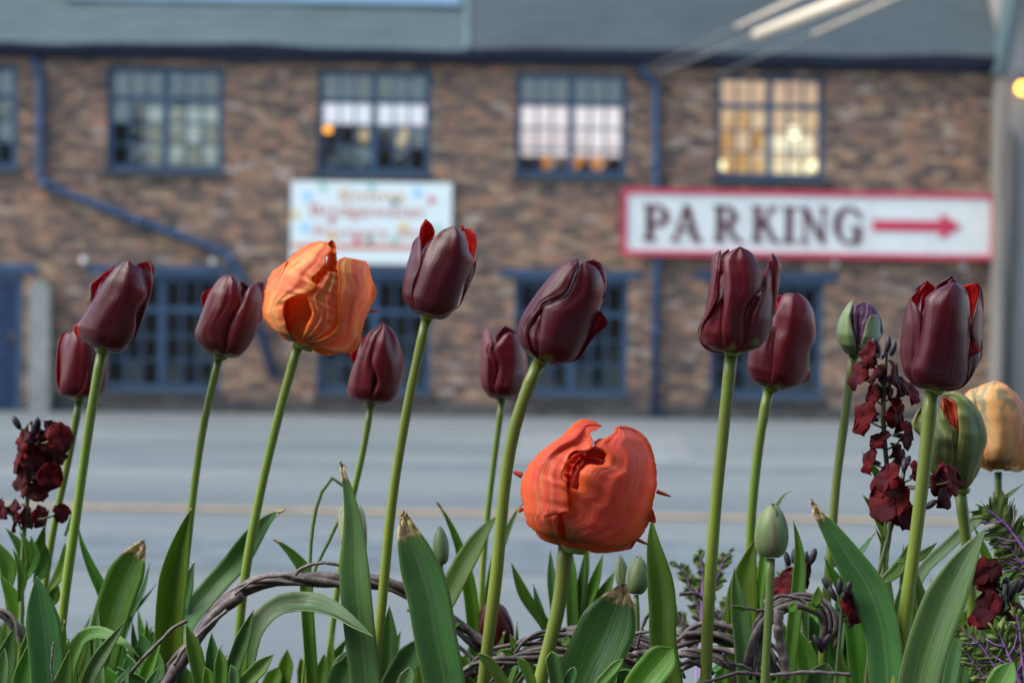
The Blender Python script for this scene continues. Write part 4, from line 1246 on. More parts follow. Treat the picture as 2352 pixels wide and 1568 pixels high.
# ------------------------------------------------------------------ tulips in flower
# Each petal is a curved sheet that lies on (or behind) the flower's cup: its two edges are given, its depth follows the round of the cup.
PHOTO = 2352.0 / 4096.0
class Cup:
    def __init__(s, owner, zoom, base, top, half, d, prof):
        s.o, s.z, s.d, s.prof = owner, zoom, d, prof
        s.b = s.c(base); s.t = s.c(top)
        s.ax = s.t - s.b; s.len = np.linalg.norm(s.ax); s.ax = s.ax / s.len
        s.pp = np.array((-s.ax[1], s.ax[0])) * -1
        s.W = half / zoom[2] * PHOTO
        q = np.array(prof); s.pr = lambda t: np.interp(t, q[:, 1], q[:, 0])
    def c(s, p):
        x0, y0, k = s.z
        return np.array(((x0 + p[0] / k) * PHOTO, (y0 + p[1] / k) * PHOTO))
    def petal(s, L, R, mats, layer=1.0, side=1, bulge=0.0, edge=0.05, ll=0.0, lr=0.0, corr=0.0, cf=14, cs=0, dent=0.035, pleat=0.0, fringe=0.0, nu=21, nv=40, name='petal'):
        l = spline([(*s.c(p), 0) for p in L], nv)[:, :2]; r = spline([(*s.c(p), 0) for p in R], nv)[:, :2]
        ph = rng.uniform(0, 6.28, 10)
        dn = [(rng.uniform(0.1, 0.9), rng.uniform(0.25, 0.95), rng.uniform(0.10, 0.22), rng.normal() * dent) for _ in range(5)]
        fr_ = fringe * s.W * (rng.random((nv, 2)) - 0.4)
        g = np.zeros((nv, nu, 3))
        for i in range(nv):
            v = i / (nv - 1)
            for j in range(nu):
                u = j / (nu - 1); m = abs(2 * u - 1)
                xy = l[i] * (1 - u) + r[i] * u
                if fringe and 0.15 < v < 0.97:
                    dirv = (r[i] - l[i]) / (np.linalg.norm(r[i] - l[i]) + 1e-6)
                    xy = xy + dirv * ((fr_[i, 1] * u ** 8) - (fr_[i, 0] * (1 - u) ** 8))
                rel = xy - s.b
                t = float(rel @ s.ax) / s.len; e = float(rel @ s.pp)
                w = s.W * max(float(s.pr(np.clip(t, 0, 1))), 0.08)
                q = math.sqrt(max(w * w - e * e, (0.10 * w) ** 2)) * layer * side
                k = float(sstep(v, 0.0, 0.25))
                q += s.W * k * (bulge * (1 - m * m) - edge * m ** 7 + ll * (1 - u) ** 3 + lr * u ** 3)
                for du_, dv_, sg_, am in dn: q += s.W * k * am * math.exp(-((u - du_) ** 2 + (v - dv_) ** 2) / (2 * sg_ * sg_)) * 1.2
                q += s.W * k * 0.010 * (math.sin(9 * u + 3 * v + ph[0]) + 0.7 * math.sin(17 * u - 4 * v + ph[1]))
                if corr:
                    ef = u if cs > 0 else (1 - u) if cs < 0 else 1.0
                    q += s.W * corr * ef ** 1.5 * k * (math.sin(cf * 6.28 * v * 0.5 + 3 * u + ph[2]) + 0.6 * math.sin(cf * 6.28 * v * 0.83 + 5 * u + ph[3]))
                if pleat: q += s.W * pleat * k * (math.sin(19 * u + 4 * v + ph[4]) + 0.7 * math.sin(33 * u - 5 * v + ph[5]))
                g[i, j] = P(xy[0], xy[1], s.d - q / FPX * s.d)
        return sheet(name, g, mats, s.o, 0.00028, origin=np.array(s.o.location))

STRAIGHT = [(0.08, 0.0), (0.52, 0.008), (0.80, 0.06), (0.95, 0.17), (1.0, 0.34), (0.99, 0.56), (0.94, 0.76), (0.84, 0.90), (0.70, 1.0)]
DD = [M_DARK_OUT, M_RED_IN]; DW = [M_DARK_OUT2, M_RED_IN]; RR = [M_RED_IN, M_DARK_OUT]; DK = [M_DARK_OUT, M_DARK_OUT]
def filling(t, cup, mats, r=0.70, h=0.88, front=True, rf=0.70, hf=0.76):
    """the petals at the back of the cup and deep inside it"""
    f = frame(tuple(cup.b), tuple(cup.t), cup.d, 0)
    R = px(cup.W, cup.d)
    for a, w in ((180, 58), (125, 56), (-125, 56)): petal(t, f, R, cup.prof, a, w=w, r=r, h=h, mats=mats, nu=13, nv=20)
    if front:
        for a in (-50, 50, 0): petal(t, f, R, cup.prof, a, w=52, r=rf, h=hf, mats=mats, nu=13, nv=20)
    receptacle(t, f, R, M_STEM)
def flower(key, label, d, spts, sw, zoom, base, top, half, name='dark_tulip', group='dark purple tulips', prof=STRAIGHT, mat=None, fill=DD, **kw):
    t = new_tulip(key, label, spts, d, sw, name=name, group=group, mat=mat)
    c = Cup(t, zoom, base, top, half, d, prof)
    filling(t, c, fill, **kw)
    return t, c

# tall right-hand tulip
t, c = flower('T9', 'tall dark tulip at the right, broad front petal, red inside showing at both shoulders', 1.40,
    [(2140, 898), (2122, 1080), (2097, 1280), (2070, 1470), (2058, 1568)], 36, (3580, 1080, 3.135), (505, 1508), (640, 120), 525)
c.petal([(520, 330), (505, 215), (560, 150), (640, 105), (712, 62)], [(800, 330), (790, 190), (768, 130), (742, 110), (718, 62)], DK, 0.45, -1)
c.petal([(330, 700), (290, 510), (205, 365), (300, 260), (402, 135)], [(430, 700), (440, 500), (480, 360), (500, 215), (410, 138)], RR, 0.75, -1, dent=0.02)
c.petal([(175, 385), (190, 335), (250, 240), (330, 160), (402, 133)], [(212, 368), (250, 322), (292, 285), (337, 205), (410, 138)], DD, 0.25, 1, bulge=0.06, nu=11)
c.petal([(440, 1500), (250, 1440), (120, 1310), (70, 1130), (65, 950), (90, 720), (120, 520), (150, 430), (175, 375)], [(480, 1500), (400, 1400), (360, 1250), (350, 1050), (350, 850), (350, 700), (340, 590), (270, 440), (205, 366)], DD, 0.90, edge=0.0, lr=-0.10)
c.petal([(890, 700), (930, 480), (915, 330), (880, 250), (845, 205), (1000, 160)], [(970, 700), (1000, 500), (1040, 350), (1068, 250), (1068, 205), (1010, 160)], RR, 0.7, -1, dent=0.02)
c.petal([(560, 1500), (760, 1495), (900, 1400), (915, 1250), (920, 1110), (1010, 1055)], [(600, 1502), (800, 1492), (930, 1385), (1040, 1200), (1095, 1080), (1100, 1012)], DD, 0.85)
c.petal([(905, 1160), (925, 1000), (935, 900), (938, 810)], [(1010, 1065), (1092, 1012), (1010, 920), (944, 818)], RR, 0.55, 1)
c.petal([(1095, 1010), (1020, 930), (945, 830), (940, 700), (965, 600), (1010, 450), (1050, 320), (1068, 230), (1005, 160)], [(1100, 1012), (1105, 950), (1108, 800), (1115, 600), (1120, 450), (1118, 330), (1100, 240), (1075, 195), (1012, 160)], DD, 0.80, 1, bulge=0.05, dent=0.01, nu=13)
c.petal([(440, 1500), (330, 1470), (220, 1380), (165, 1240), (230, 1110), (290, 960), (330, 780), (350, 580), (375, 420), (382, 345), (500, 255), (730, 150)], [(560, 1505), (700, 1500), (830, 1480), (915, 1390), (918, 1200), (920, 1000), (935, 750), (938, 550), (930, 400), (900, 270), (850, 210), (740, 150)], DD, 1.02, bulge=0.06, edge=0.13, dent=0.02)

t, c = flower('T7', 'tall wine-dark tulip beneath the parking sign, rolled left edge, slim right petal apart', 1.45,
    [(1680, 812), (1658, 1020), (1641, 1200), (1627, 1400), (1621, 1568)], 32, (2760, 960, 3.2675), (545, 1472), (660, 110), 475, fill=DW)
c.petal([(425, 320), (415, 190), (498, 122)], [(480, 320), (515, 160), (504, 122)], DW, 0.5, -1, nv=14, nu=9)
c.petal([(900, 600), (935, 450), (1000, 385)], [(980, 600), (990, 460), (1005, 388)], RR, 0.5, -1, nv=14, nu=9)
c.petal([(560, 1475), (640, 1420), (700, 1300), (710, 1150), (720, 1000), (760, 880), (830, 770)], [(640, 1475), (850, 1430), (980, 1330), (1050, 1200), (1080, 1050), (1065, 850), (985, 680)], DW, 0.86, ll=-0.12)
c.petal([(760, 1360), (765, 1200), (800, 980), (880, 790), (950, 640), (960, 470), (1000, 380), (1040, 230), (1072, 172)], [(900, 1410), (1010, 1290), (1080, 1050), (1130, 850), (1160, 650), (1180, 450), (1190, 330), (1150, 235), (1082, 172)], DW, 0.92, bulge=0.10, edge=0.06)
c.petal([(450, 1475), (270, 1460), (150, 1370), (105, 1220), (120, 1120), (200, 1000)], [(500, 1470), (480, 1350), (470, 1200), (470, 1000), (460, 850), (420, 740)], DW, 0.93, lr=-0.1)
c.petal([(500, 1470), (440, 1350), (410, 1150), (430, 900), (450, 700), (440, 450), (415, 330), (430, 230), (500, 160), (650, 86)], [(580, 1440), (680, 1350), (710, 1200), (715, 1000), (760, 860), (860, 730), (945, 640), (955, 500), (920, 380), (860, 230), (790, 150), (662, 86)], DW, 1.0, bulge=0.07, edge=0.07, dent=0.05)
c.petal([(118, 1270), (105, 1150), (150, 1050), (190, 960), (220, 800), (240, 650), (270, 450), (270, 300), (300, 200), (392, 130)], [(130, 1300), (190, 1080), (222, 1040), (300, 900), (385, 750), (385, 600), (405, 430), (418, 300), (412, 200), (402, 130)], DW, 1.04, bulge=0.10, corr=0.009, cf=22, nu=13)

t, c = flower('T6', 'largest dark tulip in the middle, leaning right, folded glossy left petal, sharp right spur', 1.48,
    [(1238, 832), (1212, 892), (1180, 990), (1160, 1110), (1140, 1320), (1110, 1568)], 34, (2040, 1000, 3.2675), (400, 1450), (970, 140), 455)
c.petal([(1120, 640), (1110, 380), (1030, 215), (960, 155), (1070, 130)], [(1240, 640), (1265, 400), (1240, 270), (1200, 180), (1110, 125)], DD, 0.5, 1, corr=0.01)
c.petal([(600, 1480), (850, 1420), (980, 1230), (1050, 1050), (1100, 900), (1172, 800)], [(640, 1480), (870, 1440), (1000, 1270), (1120, 1110), (1280, 960), (1190, 800)], DD, 0.75, lr=0.10)
c.petal([(350, 1420), (290, 1300), (225, 1120), (270, 950), (400, 780)], [(450, 1430), (450, 1300), (460, 1100), (460, 900), (440, 750)], DD, 0.88, edge=0.0)
c.petal([(400, 1420), (375, 1200), (390, 950), (420, 720), (560, 680), (740, 550), (840, 330), (900, 190), (955, 160)], [(520, 1480), (850, 1440), (980, 1260), (1080, 1050), (1130, 900), (1180, 760), (1240, 560), (1220, 400), (1130, 230), (1000, 172)], DD, 1.0, bulge=0.04, edge=0.09, dent=0.05)
c.petal([(310, 1420), (170, 1300), (95, 1120), (120, 950), (200, 780), (330, 590), (500, 370), (680, 190), (790, 120), (870, 112)], [(380, 1420), (290, 1330), (222, 1100), (270, 940), (410, 770), (430, 700), (730, 560), (840, 320), (905, 190), (895, 125)], DD, 1.07, bulge=0.06, corr=0.020, cf=12, cs=1, dent=0.03, edge=0.03)

t, c = flower('T3', 'tall dark tulip just right of the shop sign with two upright red petal tips', 1.52,
    [(980, 730), (937, 930), (901, 1150), (876, 1400), (860, 1568)], 27, (1570, 850, 3.484), (480, 1455), (830, 200), 465, h=0.84)
c.petal([(390, 680), (370, 420), (375, 300), (390, 200), (455, 92)], [(450, 660), (510, 440), (590, 310), (560, 180), (472, 92)], RR, 0.6, -1, dent=0.02)
c.petal([(1060, 640), (1045, 450), (1020, 320), (1003, 230), (1050, 225)], [(1130, 640), (1175, 450), (1168, 350), (1132, 265), (1075, 226)], RR, 0.5, -1, dent=0.02)
c.petal([(960, 260), (950, 200), (960, 165)], [(1005, 260), (1000, 215), (975, 165)], RR, 0.4, -1, nv=12, nu=7)
c.petal([(640, 1450), (900, 1330), (960, 1200), (1000, 1000), (1060, 850), (1150, 700)], [(700, 1445), (930, 1310), (1000, 1180), (1110, 940), (1165, 760), (1182, 580)], DD, 0.75)
c.petal([(420, 1450), (230, 1330), (140, 1150), (150, 950), (200, 720), (250, 560), (290, 400), (378, 312)], [(450, 1450), (340, 1300), (290, 1150), (320, 950), (390, 800), (410, 680), (405, 560), (386, 325)], DD, 0.95, bulge=0.05, edge=0.03, dent=0.07)
c.petal([(440, 1450), (300, 1350), (250, 1150), (330, 950), (360, 800), (420, 620), (480, 480), (580, 350), (700, 240), (840, 190)], [(520, 1460), (700, 1440), (880, 1350), (930, 1200), (1000, 980), (1100, 800), (1150, 700), (1060, 520), (980, 320), (890, 200)], DD, 1.02, bulge=0.05, edge=0.08, dent=0.04)

t, c = flower('T1', 'dark tulip at far left with a red inner petal at its left shoulder', 1.60,
    [(235, 804), (209, 950), (176, 1180), (150, 1360), (128, 1568)], 26, (260, 1020, 3.921), (585, 1485), (1010, 120), 540, h=0.82)
c.petal([(440, 740), (400, 540), (395, 450), (550, 330), (765, 190)], [(520, 700), (600, 480), (660, 380), (720, 290), (778, 196)], RR, 0.55, -1, dent=0.02)
c.petal([(425, 440), (470, 395), (600, 270), (770, 150)], [(450, 445), (560, 345), (680, 235), (790, 175)], DD, 0.2, 1, bulge=0.05, nu=9, nv=20)
c.petal([(320, 770), (380, 640), (382, 480), (428, 420)], [(450, 760), (455, 660), (420, 520), (440, 430)], DD, 0.45, 1, nv=18, nu=9)
c.petal([(800, 1480), (1050, 1330), (1110, 1150), (1120, 950), (1170, 800), (1280, 620), (1260, 430), (1180, 220), (1110, 140)], [(900, 1480), (1080, 1320), (1180, 1100), (1260, 900), (1320, 700), (1370, 500), (1395, 300), (1385, 150), (1330, 88)], DD, 0.75, corr=0.02, cf=8, pleat=0.02)
c.petal([(330, 1380), (180, 1280), (128, 1150), (170, 1075)], [(380, 1380), (260, 1270), (215, 1150), (190, 1085)], RR, 0.7, 1, nv=16, nu=9)
c.petal([(560, 1480), (380, 1400), (230, 1280), (180, 1110), (300, 950), (400, 780), (470, 670), (600, 440), (760, 230), (940, 86)], [(660, 1480), (900, 1470), (1050, 1330), (1110, 1150), (1110, 950), (1150, 800), (1260, 660), (1280, 550), (1230, 380), (1150, 190), (1030, 98)], DD, 1.02, bulge=0.04, edge=0.09, dent=0.05)

t, c = flower('T2', 'dark tulip left of the peach tulip, its right petal spread away from the rest', 1.62,
    [(504, 820), (467, 980), (441, 1160), (422, 1330), (405, 1500)], 21, (760, 1080, 4.239), (515, 1465), (760, 110), 560, h=0.80, fill=DW)
c.petal([(210, 640), (193, 470), (230, 380), (345, 310)], [(300, 640), (340, 500), (360, 420), (362, 318)], RR, 0.4, -1, nv=16, nu=9)
c.petal([(820, 560), (825, 300), (828, 215), (865, 193)], [(930, 560), (955, 380), (985, 275), (895, 195)], DK, 0.4, -1, nv=18, nu=11)
c.petal([(520, 1460), (600, 1350), (610, 1150), (680, 920), (800, 680), (900, 520), (950, 370), (1050, 240), (1170, 195)], [(640, 1470), (830, 1460), (980, 1320), (1100, 1120), (1180, 950), (1240, 750), (1255, 500), (1272, 330), (1265, 205)], DW, 0.96, bulge=0.10, edge=0.05)
c.petal([(430, 1450), (250, 1350), (110, 1200), (80, 1060), (150, 850), (240, 600), (350, 350), (480, 160), (640, 66)], [(520, 1450), (590, 1300), (610, 1050), (700, 830), (850, 600), (870, 450), (820, 230), (760, 120), (690, 66)], DW, 1.0, bulge=0.05, edge=0.10, dent=0.05, pleat=0.010)

t, c = flower('T4', 'small dark tulip with pale sheen and pointed top low between two taller stems', 1.72,
    [(852, 931), (833, 1040), (802, 1180), (771, 1380), (750, 1568)], 18, (1370, 1270, 4.237), (475, 1460), (660, 100), 490, h=0.82, fill=DW)
c.petal([(180, 780), (128, 610), (250, 430), (395, 300)], [(280, 760), (340, 620), (390, 500), (412, 310)], RR, 0.3, -1, nv=16, nu=9)
c.petal([(400, 1460), (200, 1420), (90, 1300), (100, 1100), (150, 900), (220, 720), (330, 500), (430, 280), (560, 170), (675, 92)], [(470, 1450), (500, 1250), (520, 1100), (530, 950), (490, 800), (500, 640), (540, 450), (590, 300), (650, 200), (690, 92)], DW, 1.0, bulge=0.05, edge=0.05)
c.petal([(480, 1460), (520, 1300), (590, 1080), (550, 930), (480, 790), (520, 560), (570, 370), (620, 250), (665, 160), (680, 90)], [(560, 1470), (800, 1470), (920, 1370), (980, 1200), (1030, 1000), (1050, 850), (1030, 680), (960, 420), (850, 220), (695, 92)], DW, 1.04, bulge=0.05, edge=0.08, dent=0.06)

t, c = flower('T5', 'small dark tulip with two petal tips, half behind a taller curved stem', 1.80,
    [(1153, 920), (1132, 1080), (1113, 1250), (1104, 1400), (1100, 1500)], 17, (1890, 1280, 4.612), (525, 1455), (560, 130), 455, h=0.8, fill=DW)
c.petal([(440, 480), (420, 300), (520, 150), (590, 105)], [(820, 480), (810, 260), (710, 150), (615, 105)], DK, 0.5, -1, nv=18, nu=11)
c.petal([(470, 1440), (300, 1370), (180, 1250), (135, 1050), (135, 800), (145, 550), (165, 330), (190, 200), (275, 130)], [(500, 1450), (420, 1300), (450, 1050), (470, 850), (430, 680), (350, 580), (390, 430), (340, 250), (290, 130)], DW, 0.97, bulge=0.05, dent=0.06)
c.petal([(500, 1450), (400, 1280), (450, 1050), (480, 850), (400, 650), (360, 520), (470, 400), (600, 260), (690, 230)], [(640, 1470), (850, 1450), (950, 1300), (1020, 1100), (1040, 950), (1020, 750), (980, 550), (850, 330), (790, 255)], DW, 1.03, bulge=0.05, edge=0.08, dent=0.06)

t, c = flower('T8', 'dark tulip tucked close behind the right side of the wine-dark tulip', 1.58,
    [(1766, 893), (1746, 1000), (1729, 1150), (1721, 1280), (1716, 1420)], 26, (2960, 1150, 3.733), (480, 1510), (780, 95), 490, h=0.84)
c.petal([(530, 380), (545, 180), (565, 108)], [(620, 380), (630, 200), (615, 106)], RR, 0.3, -1, nv=14, nu=7)
c.petal([(430, 1500), (250, 1430), (120, 1280), (105, 1100), (140, 950), (250, 800), (430, 650)], [(480, 1500), (510, 1300), (500, 1050), (490, 900), (490, 800), (500, 700), (510, 560)], DD, 0.93, edge=0.0)
c.petal([(470, 1500), (470, 1250), (430, 950), (430, 740), (490, 560), (540, 350), (600, 200), (640, 110), (700, 85), (780, 80)], [(560, 1520), (850, 1470), (1030, 1370), (1040, 1150), (1050, 950), (1130, 760), (1120, 500), (1080, 300), (1000, 180), (890, 92)], DW, 1.0, bulge=0.04, edge=0.09, dent=0.06)
def sliver(owner, a, b, w, d, mats):
    A, B = P(*a, d), P(*b, d)
    n = 8
    t = (B - A) / np.linalg.norm(B - A); sd = np.cross(t, FWD); sd /= np.linalg.norm(sd)
    g = np.array([[A + (B - A) * i / (n - 1) + sd * px(w, d) * s * (1 - (i / (n - 1)) ** 2) * 0.5 + FWD * 0.002 * s * s for s in (-1, 0, 1)] for i in range(n)])
    sheet('petal_spur', g, mats, owner, 0.0004, origin=np.array(owner.location))

dark_tulip('T1b', 'dark tulip at far left, lower and half hidden behind another dark tulip', (183, 915), (190, 754), 120, 1.72,
    [(183, 918), (158, 1050), (122, 1220), (106, 1320), (95, 1420)], 20,
    [dict(phi=180, w=50, r=0.75), dict(phi=-114, w=54, h=0.96, r=0.98, flare=0.04), dict(phi=116, w=54, h=1.0, r=0.95), dict(phi=-56, w=44, h=0.94, r=0.9), dict(phi=68, w=46, h=0.98, r=1.0, flare=0.03), dict(phi=4, w=52, h=1.0, r=1.0, el=-0.05, er=-0.05, wav=0.04)], -6, DW, STRAIGHT)
# ---- parrot tulips
def pm(k): return [PM[k][0], PM[k][1]]
def pi_(k): return [PM[k][1], PM[k][1]]
BALL = [(0.10, 0.0), (0.60, 0.0), (0.82, 0.06), (0.95, 0.20), (1.0, 0.40), (1.0, 0.60), (0.92, 0.79), (0.76, 0.93), (0.55, 1.0)]
o2, c = flower('O2', 'large coral-red parrot tulip low in front with ragged petal edges', 1.40,
    [(1300, 1250), (1285, 1380), (1262, 1480), (1240, 1568)], 39, (2040, 1650, 2.703), (690, 1440), (930, 120), 730, 'parrot_tulip', None, BALL, None, pi_('coral'), h=0.80, rf=0.62, hf=0.62)
K = pm('coral'); KI = pi_('coral')
c.petal([(600, 900), (590, 620), (640, 500), (760, 430), (870, 400)], [(800, 900), (800, 640), (880, 540), (960, 450), (930, 340)], KI, 0.66, 1, corr=0.02, pleat=0.02, fringe=0.03)
c.petal([(620, 1000), (660, 760), (720, 600), (780, 520), (690, 512)], [(900, 1000), (920, 760), (960, 600), (1000, 520), (880, 480)], KI, 0.84, 1, pleat=0.02, fringe=0.03)
c.petal([(600, 1390), (540, 1330), (512, 1220), (515, 1070)], [(625, 1380), (625, 1270), (620, 1150), (600, 1060)], KI, 0.86, 1, nv=18, nu=9)
c.petal([(930, 420), (903, 340), (955, 288), (1060, 272)], [(1080, 440), (1090, 380), (1120, 320), (1085, 276)], K, 0.86, 1, nv=20, nu=13, corr=0.02, fringe=0.04)
c.petal([(640, 1380), (900, 1370), (1100, 1350), (1300, 1320), (1395, 1335), (1330, 1440)], [(630, 1410), (720, 1438), (800, 1472), (910, 1512), (1110, 1508), (1312, 1472)], K, 0.90, 1, fringe=0.02, corr=0.012)
c.petal([(1380, 1200), (1450, 1130), (1520, 1080), (1530, 1010)], [(1440, 1230), (1510, 1180), (1572, 1190), (1578, 1140)], K, 0.55, 1, nv=20, nu=11)
c.petal([(620, 1390), (590, 1200), (560, 1090), (640, 1050), (635, 900), (640, 805), (730, 830), (760, 640), (850, 560), (1000, 560), (1030, 440), (920, 350), (1000, 290), (1120, 215), (1140, 150)], [(690, 1405), (900, 1425), (1180, 1450), (1360, 1380), (1480, 1230), (1540, 1000), (1580, 820), (1585, 650), (1560, 480), (1500, 310), (1400, 200), (1250, 140)], K, 1.02, bulge=0.05, edge=0.03, corr=0.012, cs=-1, cf=16, pleat=0.008, dent=0.05, fringe=0.02, nu=29, nv=64)
c.petal([(560, 1390), (400, 1350), (250, 1260), (180, 1180), (150, 1030), (115, 850), (130, 720), (200, 580), (280, 470), (450, 330), (600, 210), (700, 110), (790, 70), (890, 85), (990, 138)], [(600, 1380), (540, 1330), (515, 1230), (525, 1080), (635, 1065), (625, 930), (610, 790), (570, 690), (600, 560), (680, 420), (850, 400), (895, 330), (865, 215), (920, 190), (996, 146)], K, 1.03, bulge=0.05, edge=0.02, lr=0.05, corr=0.016, cs=1, cf=22, pleat=0.006, dent=0.04, fringe=0.02, nu=27, nv=64)
for a_, b_, w_ in (((1200, 1092), (1178, 1083), 12), ((1508, 1128), (1541, 1140), 7), ((1462, 1238), (1492, 1252), 6), ((1200, 1166), (1192, 1176), 10)):
    sliver(o2, a_, b_, w_, 1.398, KI)

o1, c = flower('O1', 'peach and orange parrot tulip with ruffled petals in front of the shop sign', 1.58,
    [(686, 787), (641, 950), (592, 1160), (562, 1330), (545, 1500)], 25, (1030, 940, 3.136), (590, 1375), (930, 130), 660, 'parrot_tulip', None, BALL, None, pi_('peach'), h=0.82, rf=0.6, hf=0.6)
K = pm('peach'); KI = pi_('peach')
c.petal([(420, 260), (400, 280), (470, 205)], [(560, 300), (560, 240), (495, 212)], KI, 0.3, -1, nv=14, nu=9)
c.petal([(760, 700), (720, 480), (840, 370), (880, 250), (862, 150), (868, 100), (925, 65)], [(960, 700), (990, 420), (1000, 350), (992, 250), (985, 160), (968, 100), (942, 65)], KI, 0.78, 1, corr=0.02, pleat=0.02, fringe=0.03)
c.petal([(490, 1330), (430, 1150), (335, 1050), (318, 900), (390, 790), (570, 740)], [(560, 1320), (640, 1150), (700, 1050), (700, 930), (680, 830), (630, 745)], KI, 0.52, 1, dent=0.02)
c.petal([(640, 1350), (800, 1390), (960, 1440), (1070, 1465)], [(645, 1385), (720, 1462), (850, 1516), (985, 1497)], KI, 0.80, 1, nv=20, nu=9)
c.petal([(540, 1340), (620, 1120), (680, 980), (650, 850), (600, 740), (740, 620), (880, 450)], [(640, 1360), (900, 1250), (1020, 1050), (1020, 900), (1010, 720), (1020, 600), (1010, 480)], K, 0.96, 1, pleat=0.013, corr=0.012, cf=18, fringe=0.03, dent=0.05, nu=27)
c.petal([(580, 1350), (800, 1300), (990, 1150), (1005, 950), (1005, 750), (1020, 560), (1000, 420), (1010, 320), (1090, 275)], [(680, 1380), (1000, 1470), (1210, 1460), (1290, 1300), (1330, 1130), (1400, 930), (1490, 750), (1430, 520), (1390, 360), (1340, 318)], K, 1.03, bulge=0.03, edge=0.03, dent=0.05, pleat=0.008, fringe=0.02, nu=27, nv=50)
c.petal([(470, 1330), (330, 1270), (180, 1150), (75, 1040), (85, 850), (105, 650), (180, 480), (330, 350), (480, 220), (640, 110), (780, 70)], [(500, 1330), (380, 1200), (330, 1050), (320, 900), (400, 790), (640, 715), (745, 645), (690, 570), (720, 500), (840, 380), (870, 260), (925, 170), (850, 90)], K, 1.02, bulge=0.04, edge=0.0, lr=0.04, corr=0.024, cs=1, cf=18, dent=0.04, pleat=0.004, fringe=0.03, nu=29, nv=64)
c.petal([(420, 1320), (250, 1220), (75, 1040), (88, 750), (150, 560), (260, 430), (345, 330)], [(480, 1330), (330, 1150), (225, 980), (205, 800), (262, 620), (330, 500), (375, 325)], K, 1.07, bulge=0.02, edge=0.02, dent=0.03, fringe=0.01)
sliver(o1, (850, 716), (868, 712), 6, 1.57, KI)

g1, c = flower('G1', 'half-open green parrot tulip bud behind the stem of the tall right-hand dark tulip', 1.52,
    [(2206, 1132), (2226, 1300), (2236, 1450), (2240, 1568)], 30, (3630, 1510, 3.2), (700, 1440), (580, 180), 480, 'parrot_tulip', None,
    [(0.08, 0.0), (0.26, 0.03), (0.55, 0.15), (0.85, 0.34), (1.0, 0.54), (0.98, 0.74), (0.84, 0.90), (0.6, 1.0)], None, pi_('green'), h=0.86, rf=0.6, hf=0.6)
K = pm('green'); KI = pi_('green')
c.petal([(150, 740), (70, 650), (60, 560), (110, 450), (170, 380)], [(300, 740), (300, 600), (290, 500), (260, 430), (185, 380)], K, 0.5, 1, nv=20, nu=11)
c.petal([(540, 700), (440, 450), (440, 320), (450, 250)], [(660, 700), (660, 480), (620, 330), (490, 250)], [PM['coral'][1], KI[0]], 0.70, 1, pleat=0.03, dent=0.08)
c.petal([(640, 1420), (380, 1280), (250, 1150), (200, 950), (200, 700), (250, 450), (340, 280)], [(700, 1440), (690, 1250), (670, 1050), (655, 850), (640, 680), (560, 610), (480, 470)], K, 0.94, 1, bulge=0.04, dent=0.08, corr=0.02, cs=1, cf=8)
c.petal([(700, 1440), (640, 1250), (630, 1050), (640, 900), (660, 700), (640, 480), (620, 330), (500, 240), (380, 215)], [(750, 1440), (850, 1250), (950, 1020), (1015, 830), (1015, 680), (950, 480), (850, 330), (720, 220), (600, 172)], K, 1.04, bulge=0.06, edge=0.05, dent=0.06, corr=0.014, cs=-1, cf=14, pleat=0.006)

o3, c = flower('O3', 'yellow and orange parrot tulip with green flames at the right edge', 1.66,
    [(2293, 1083), (2292, 1200), (2288, 1300), (2286, 1420)], 19, (3630, 1510, 3.2), (1170, 1130), (1130, 60), 430, 'parrot_tulip', None, BALL, M_STEMP, pi_('yellow'), h=0.9, rf=0.8, hf=0.7)
K = pm('yellow')
c.petal([(1100, 1120), (940, 1150), (900, 950), (830, 650), (760, 400), (730, 230), (800, 150)], [(1160, 1130), (1060, 1200), (1030, 950), (1000, 700), (980, 450), (1000, 250), (900, 120)], K, 0.85, 1, dent=0.05, fringe=0.015)
c.petal([(1180, 1130), (1260, 1190), (1300, 950), (1330, 700), (1330, 450), (1300, 200), (1330, 150)], [(1220, 1120), (1400, 1210), (1540, 1130), (1620, 900), (1600, 600), (1500, 370), (1420, 220)], K, 0.85, 1, dent=0.05, fringe=0.015)
c.petal([(1110, 1120), (1020, 1100), (960, 900), (900, 650), (830, 420), (790, 250), (900, 120), (1110, 40)], [(1210, 1120), (1330, 1080), (1420, 900), (1470, 680), (1470, 450), (1400, 250), (1280, 100), (1150, 40)], K, 1.02, 1, bulge=0.04, edge=0.06, dent=0.08, pleat=0.003, fringe=0.012, nu=27)

# single closed red head seen low down
dark_tulip('Tr', 'single closed wine-red tulip head low behind the twigs in the middle', (1146, 1490), (1128, 1378), 84, 1.66,
    [(1146, 1492), (1140, 1530), (1138, 1600)], 16, [dict(phi=a, w=60, r=1 - 0.08 * (i % 2)) for i, a in enumerate((180, -120, 120, -60, 60, 5))], 8, [M_DARK_OUT2, M_RED_IN], BUDP, None)
def bud_tulip(key, label, base, top, width, d, spts, sw, lean=-4, mats=None, inner=None, prof=BUDP, phis=(0, 120, -120), mat=None, extra=(), name='tulip_bud', w=66):
    t = new_tulip(key, label, spts, d, sw, name=name, mat=mat or M_STEMP, cat='tulip bud', group='closed tulip buds')
    fr_ = frame(base, top, d, lean); R = px(width, d) / 2
    for a in (60, 180, -60): petal(t, fr_, R, prof, a + phis[0], w=50, r=0.86, h=0.97, mats=[inner or M_PURPLE] * 2, nu=13, nv=22, point=1.6)
    for a in phis: petal(t, fr_, R, prof, a, w=w, r=1.0, mats=[mats or M_BUD] * 2, nu=15, nv=24, point=1.6, b0=0.6, crease=0.01, wav=0.012)
    for e in extra: petal(t, fr_, R, prof, mats=[inner or M_PURPLE] * 2, nu=13, nv=22, **e)
    return t
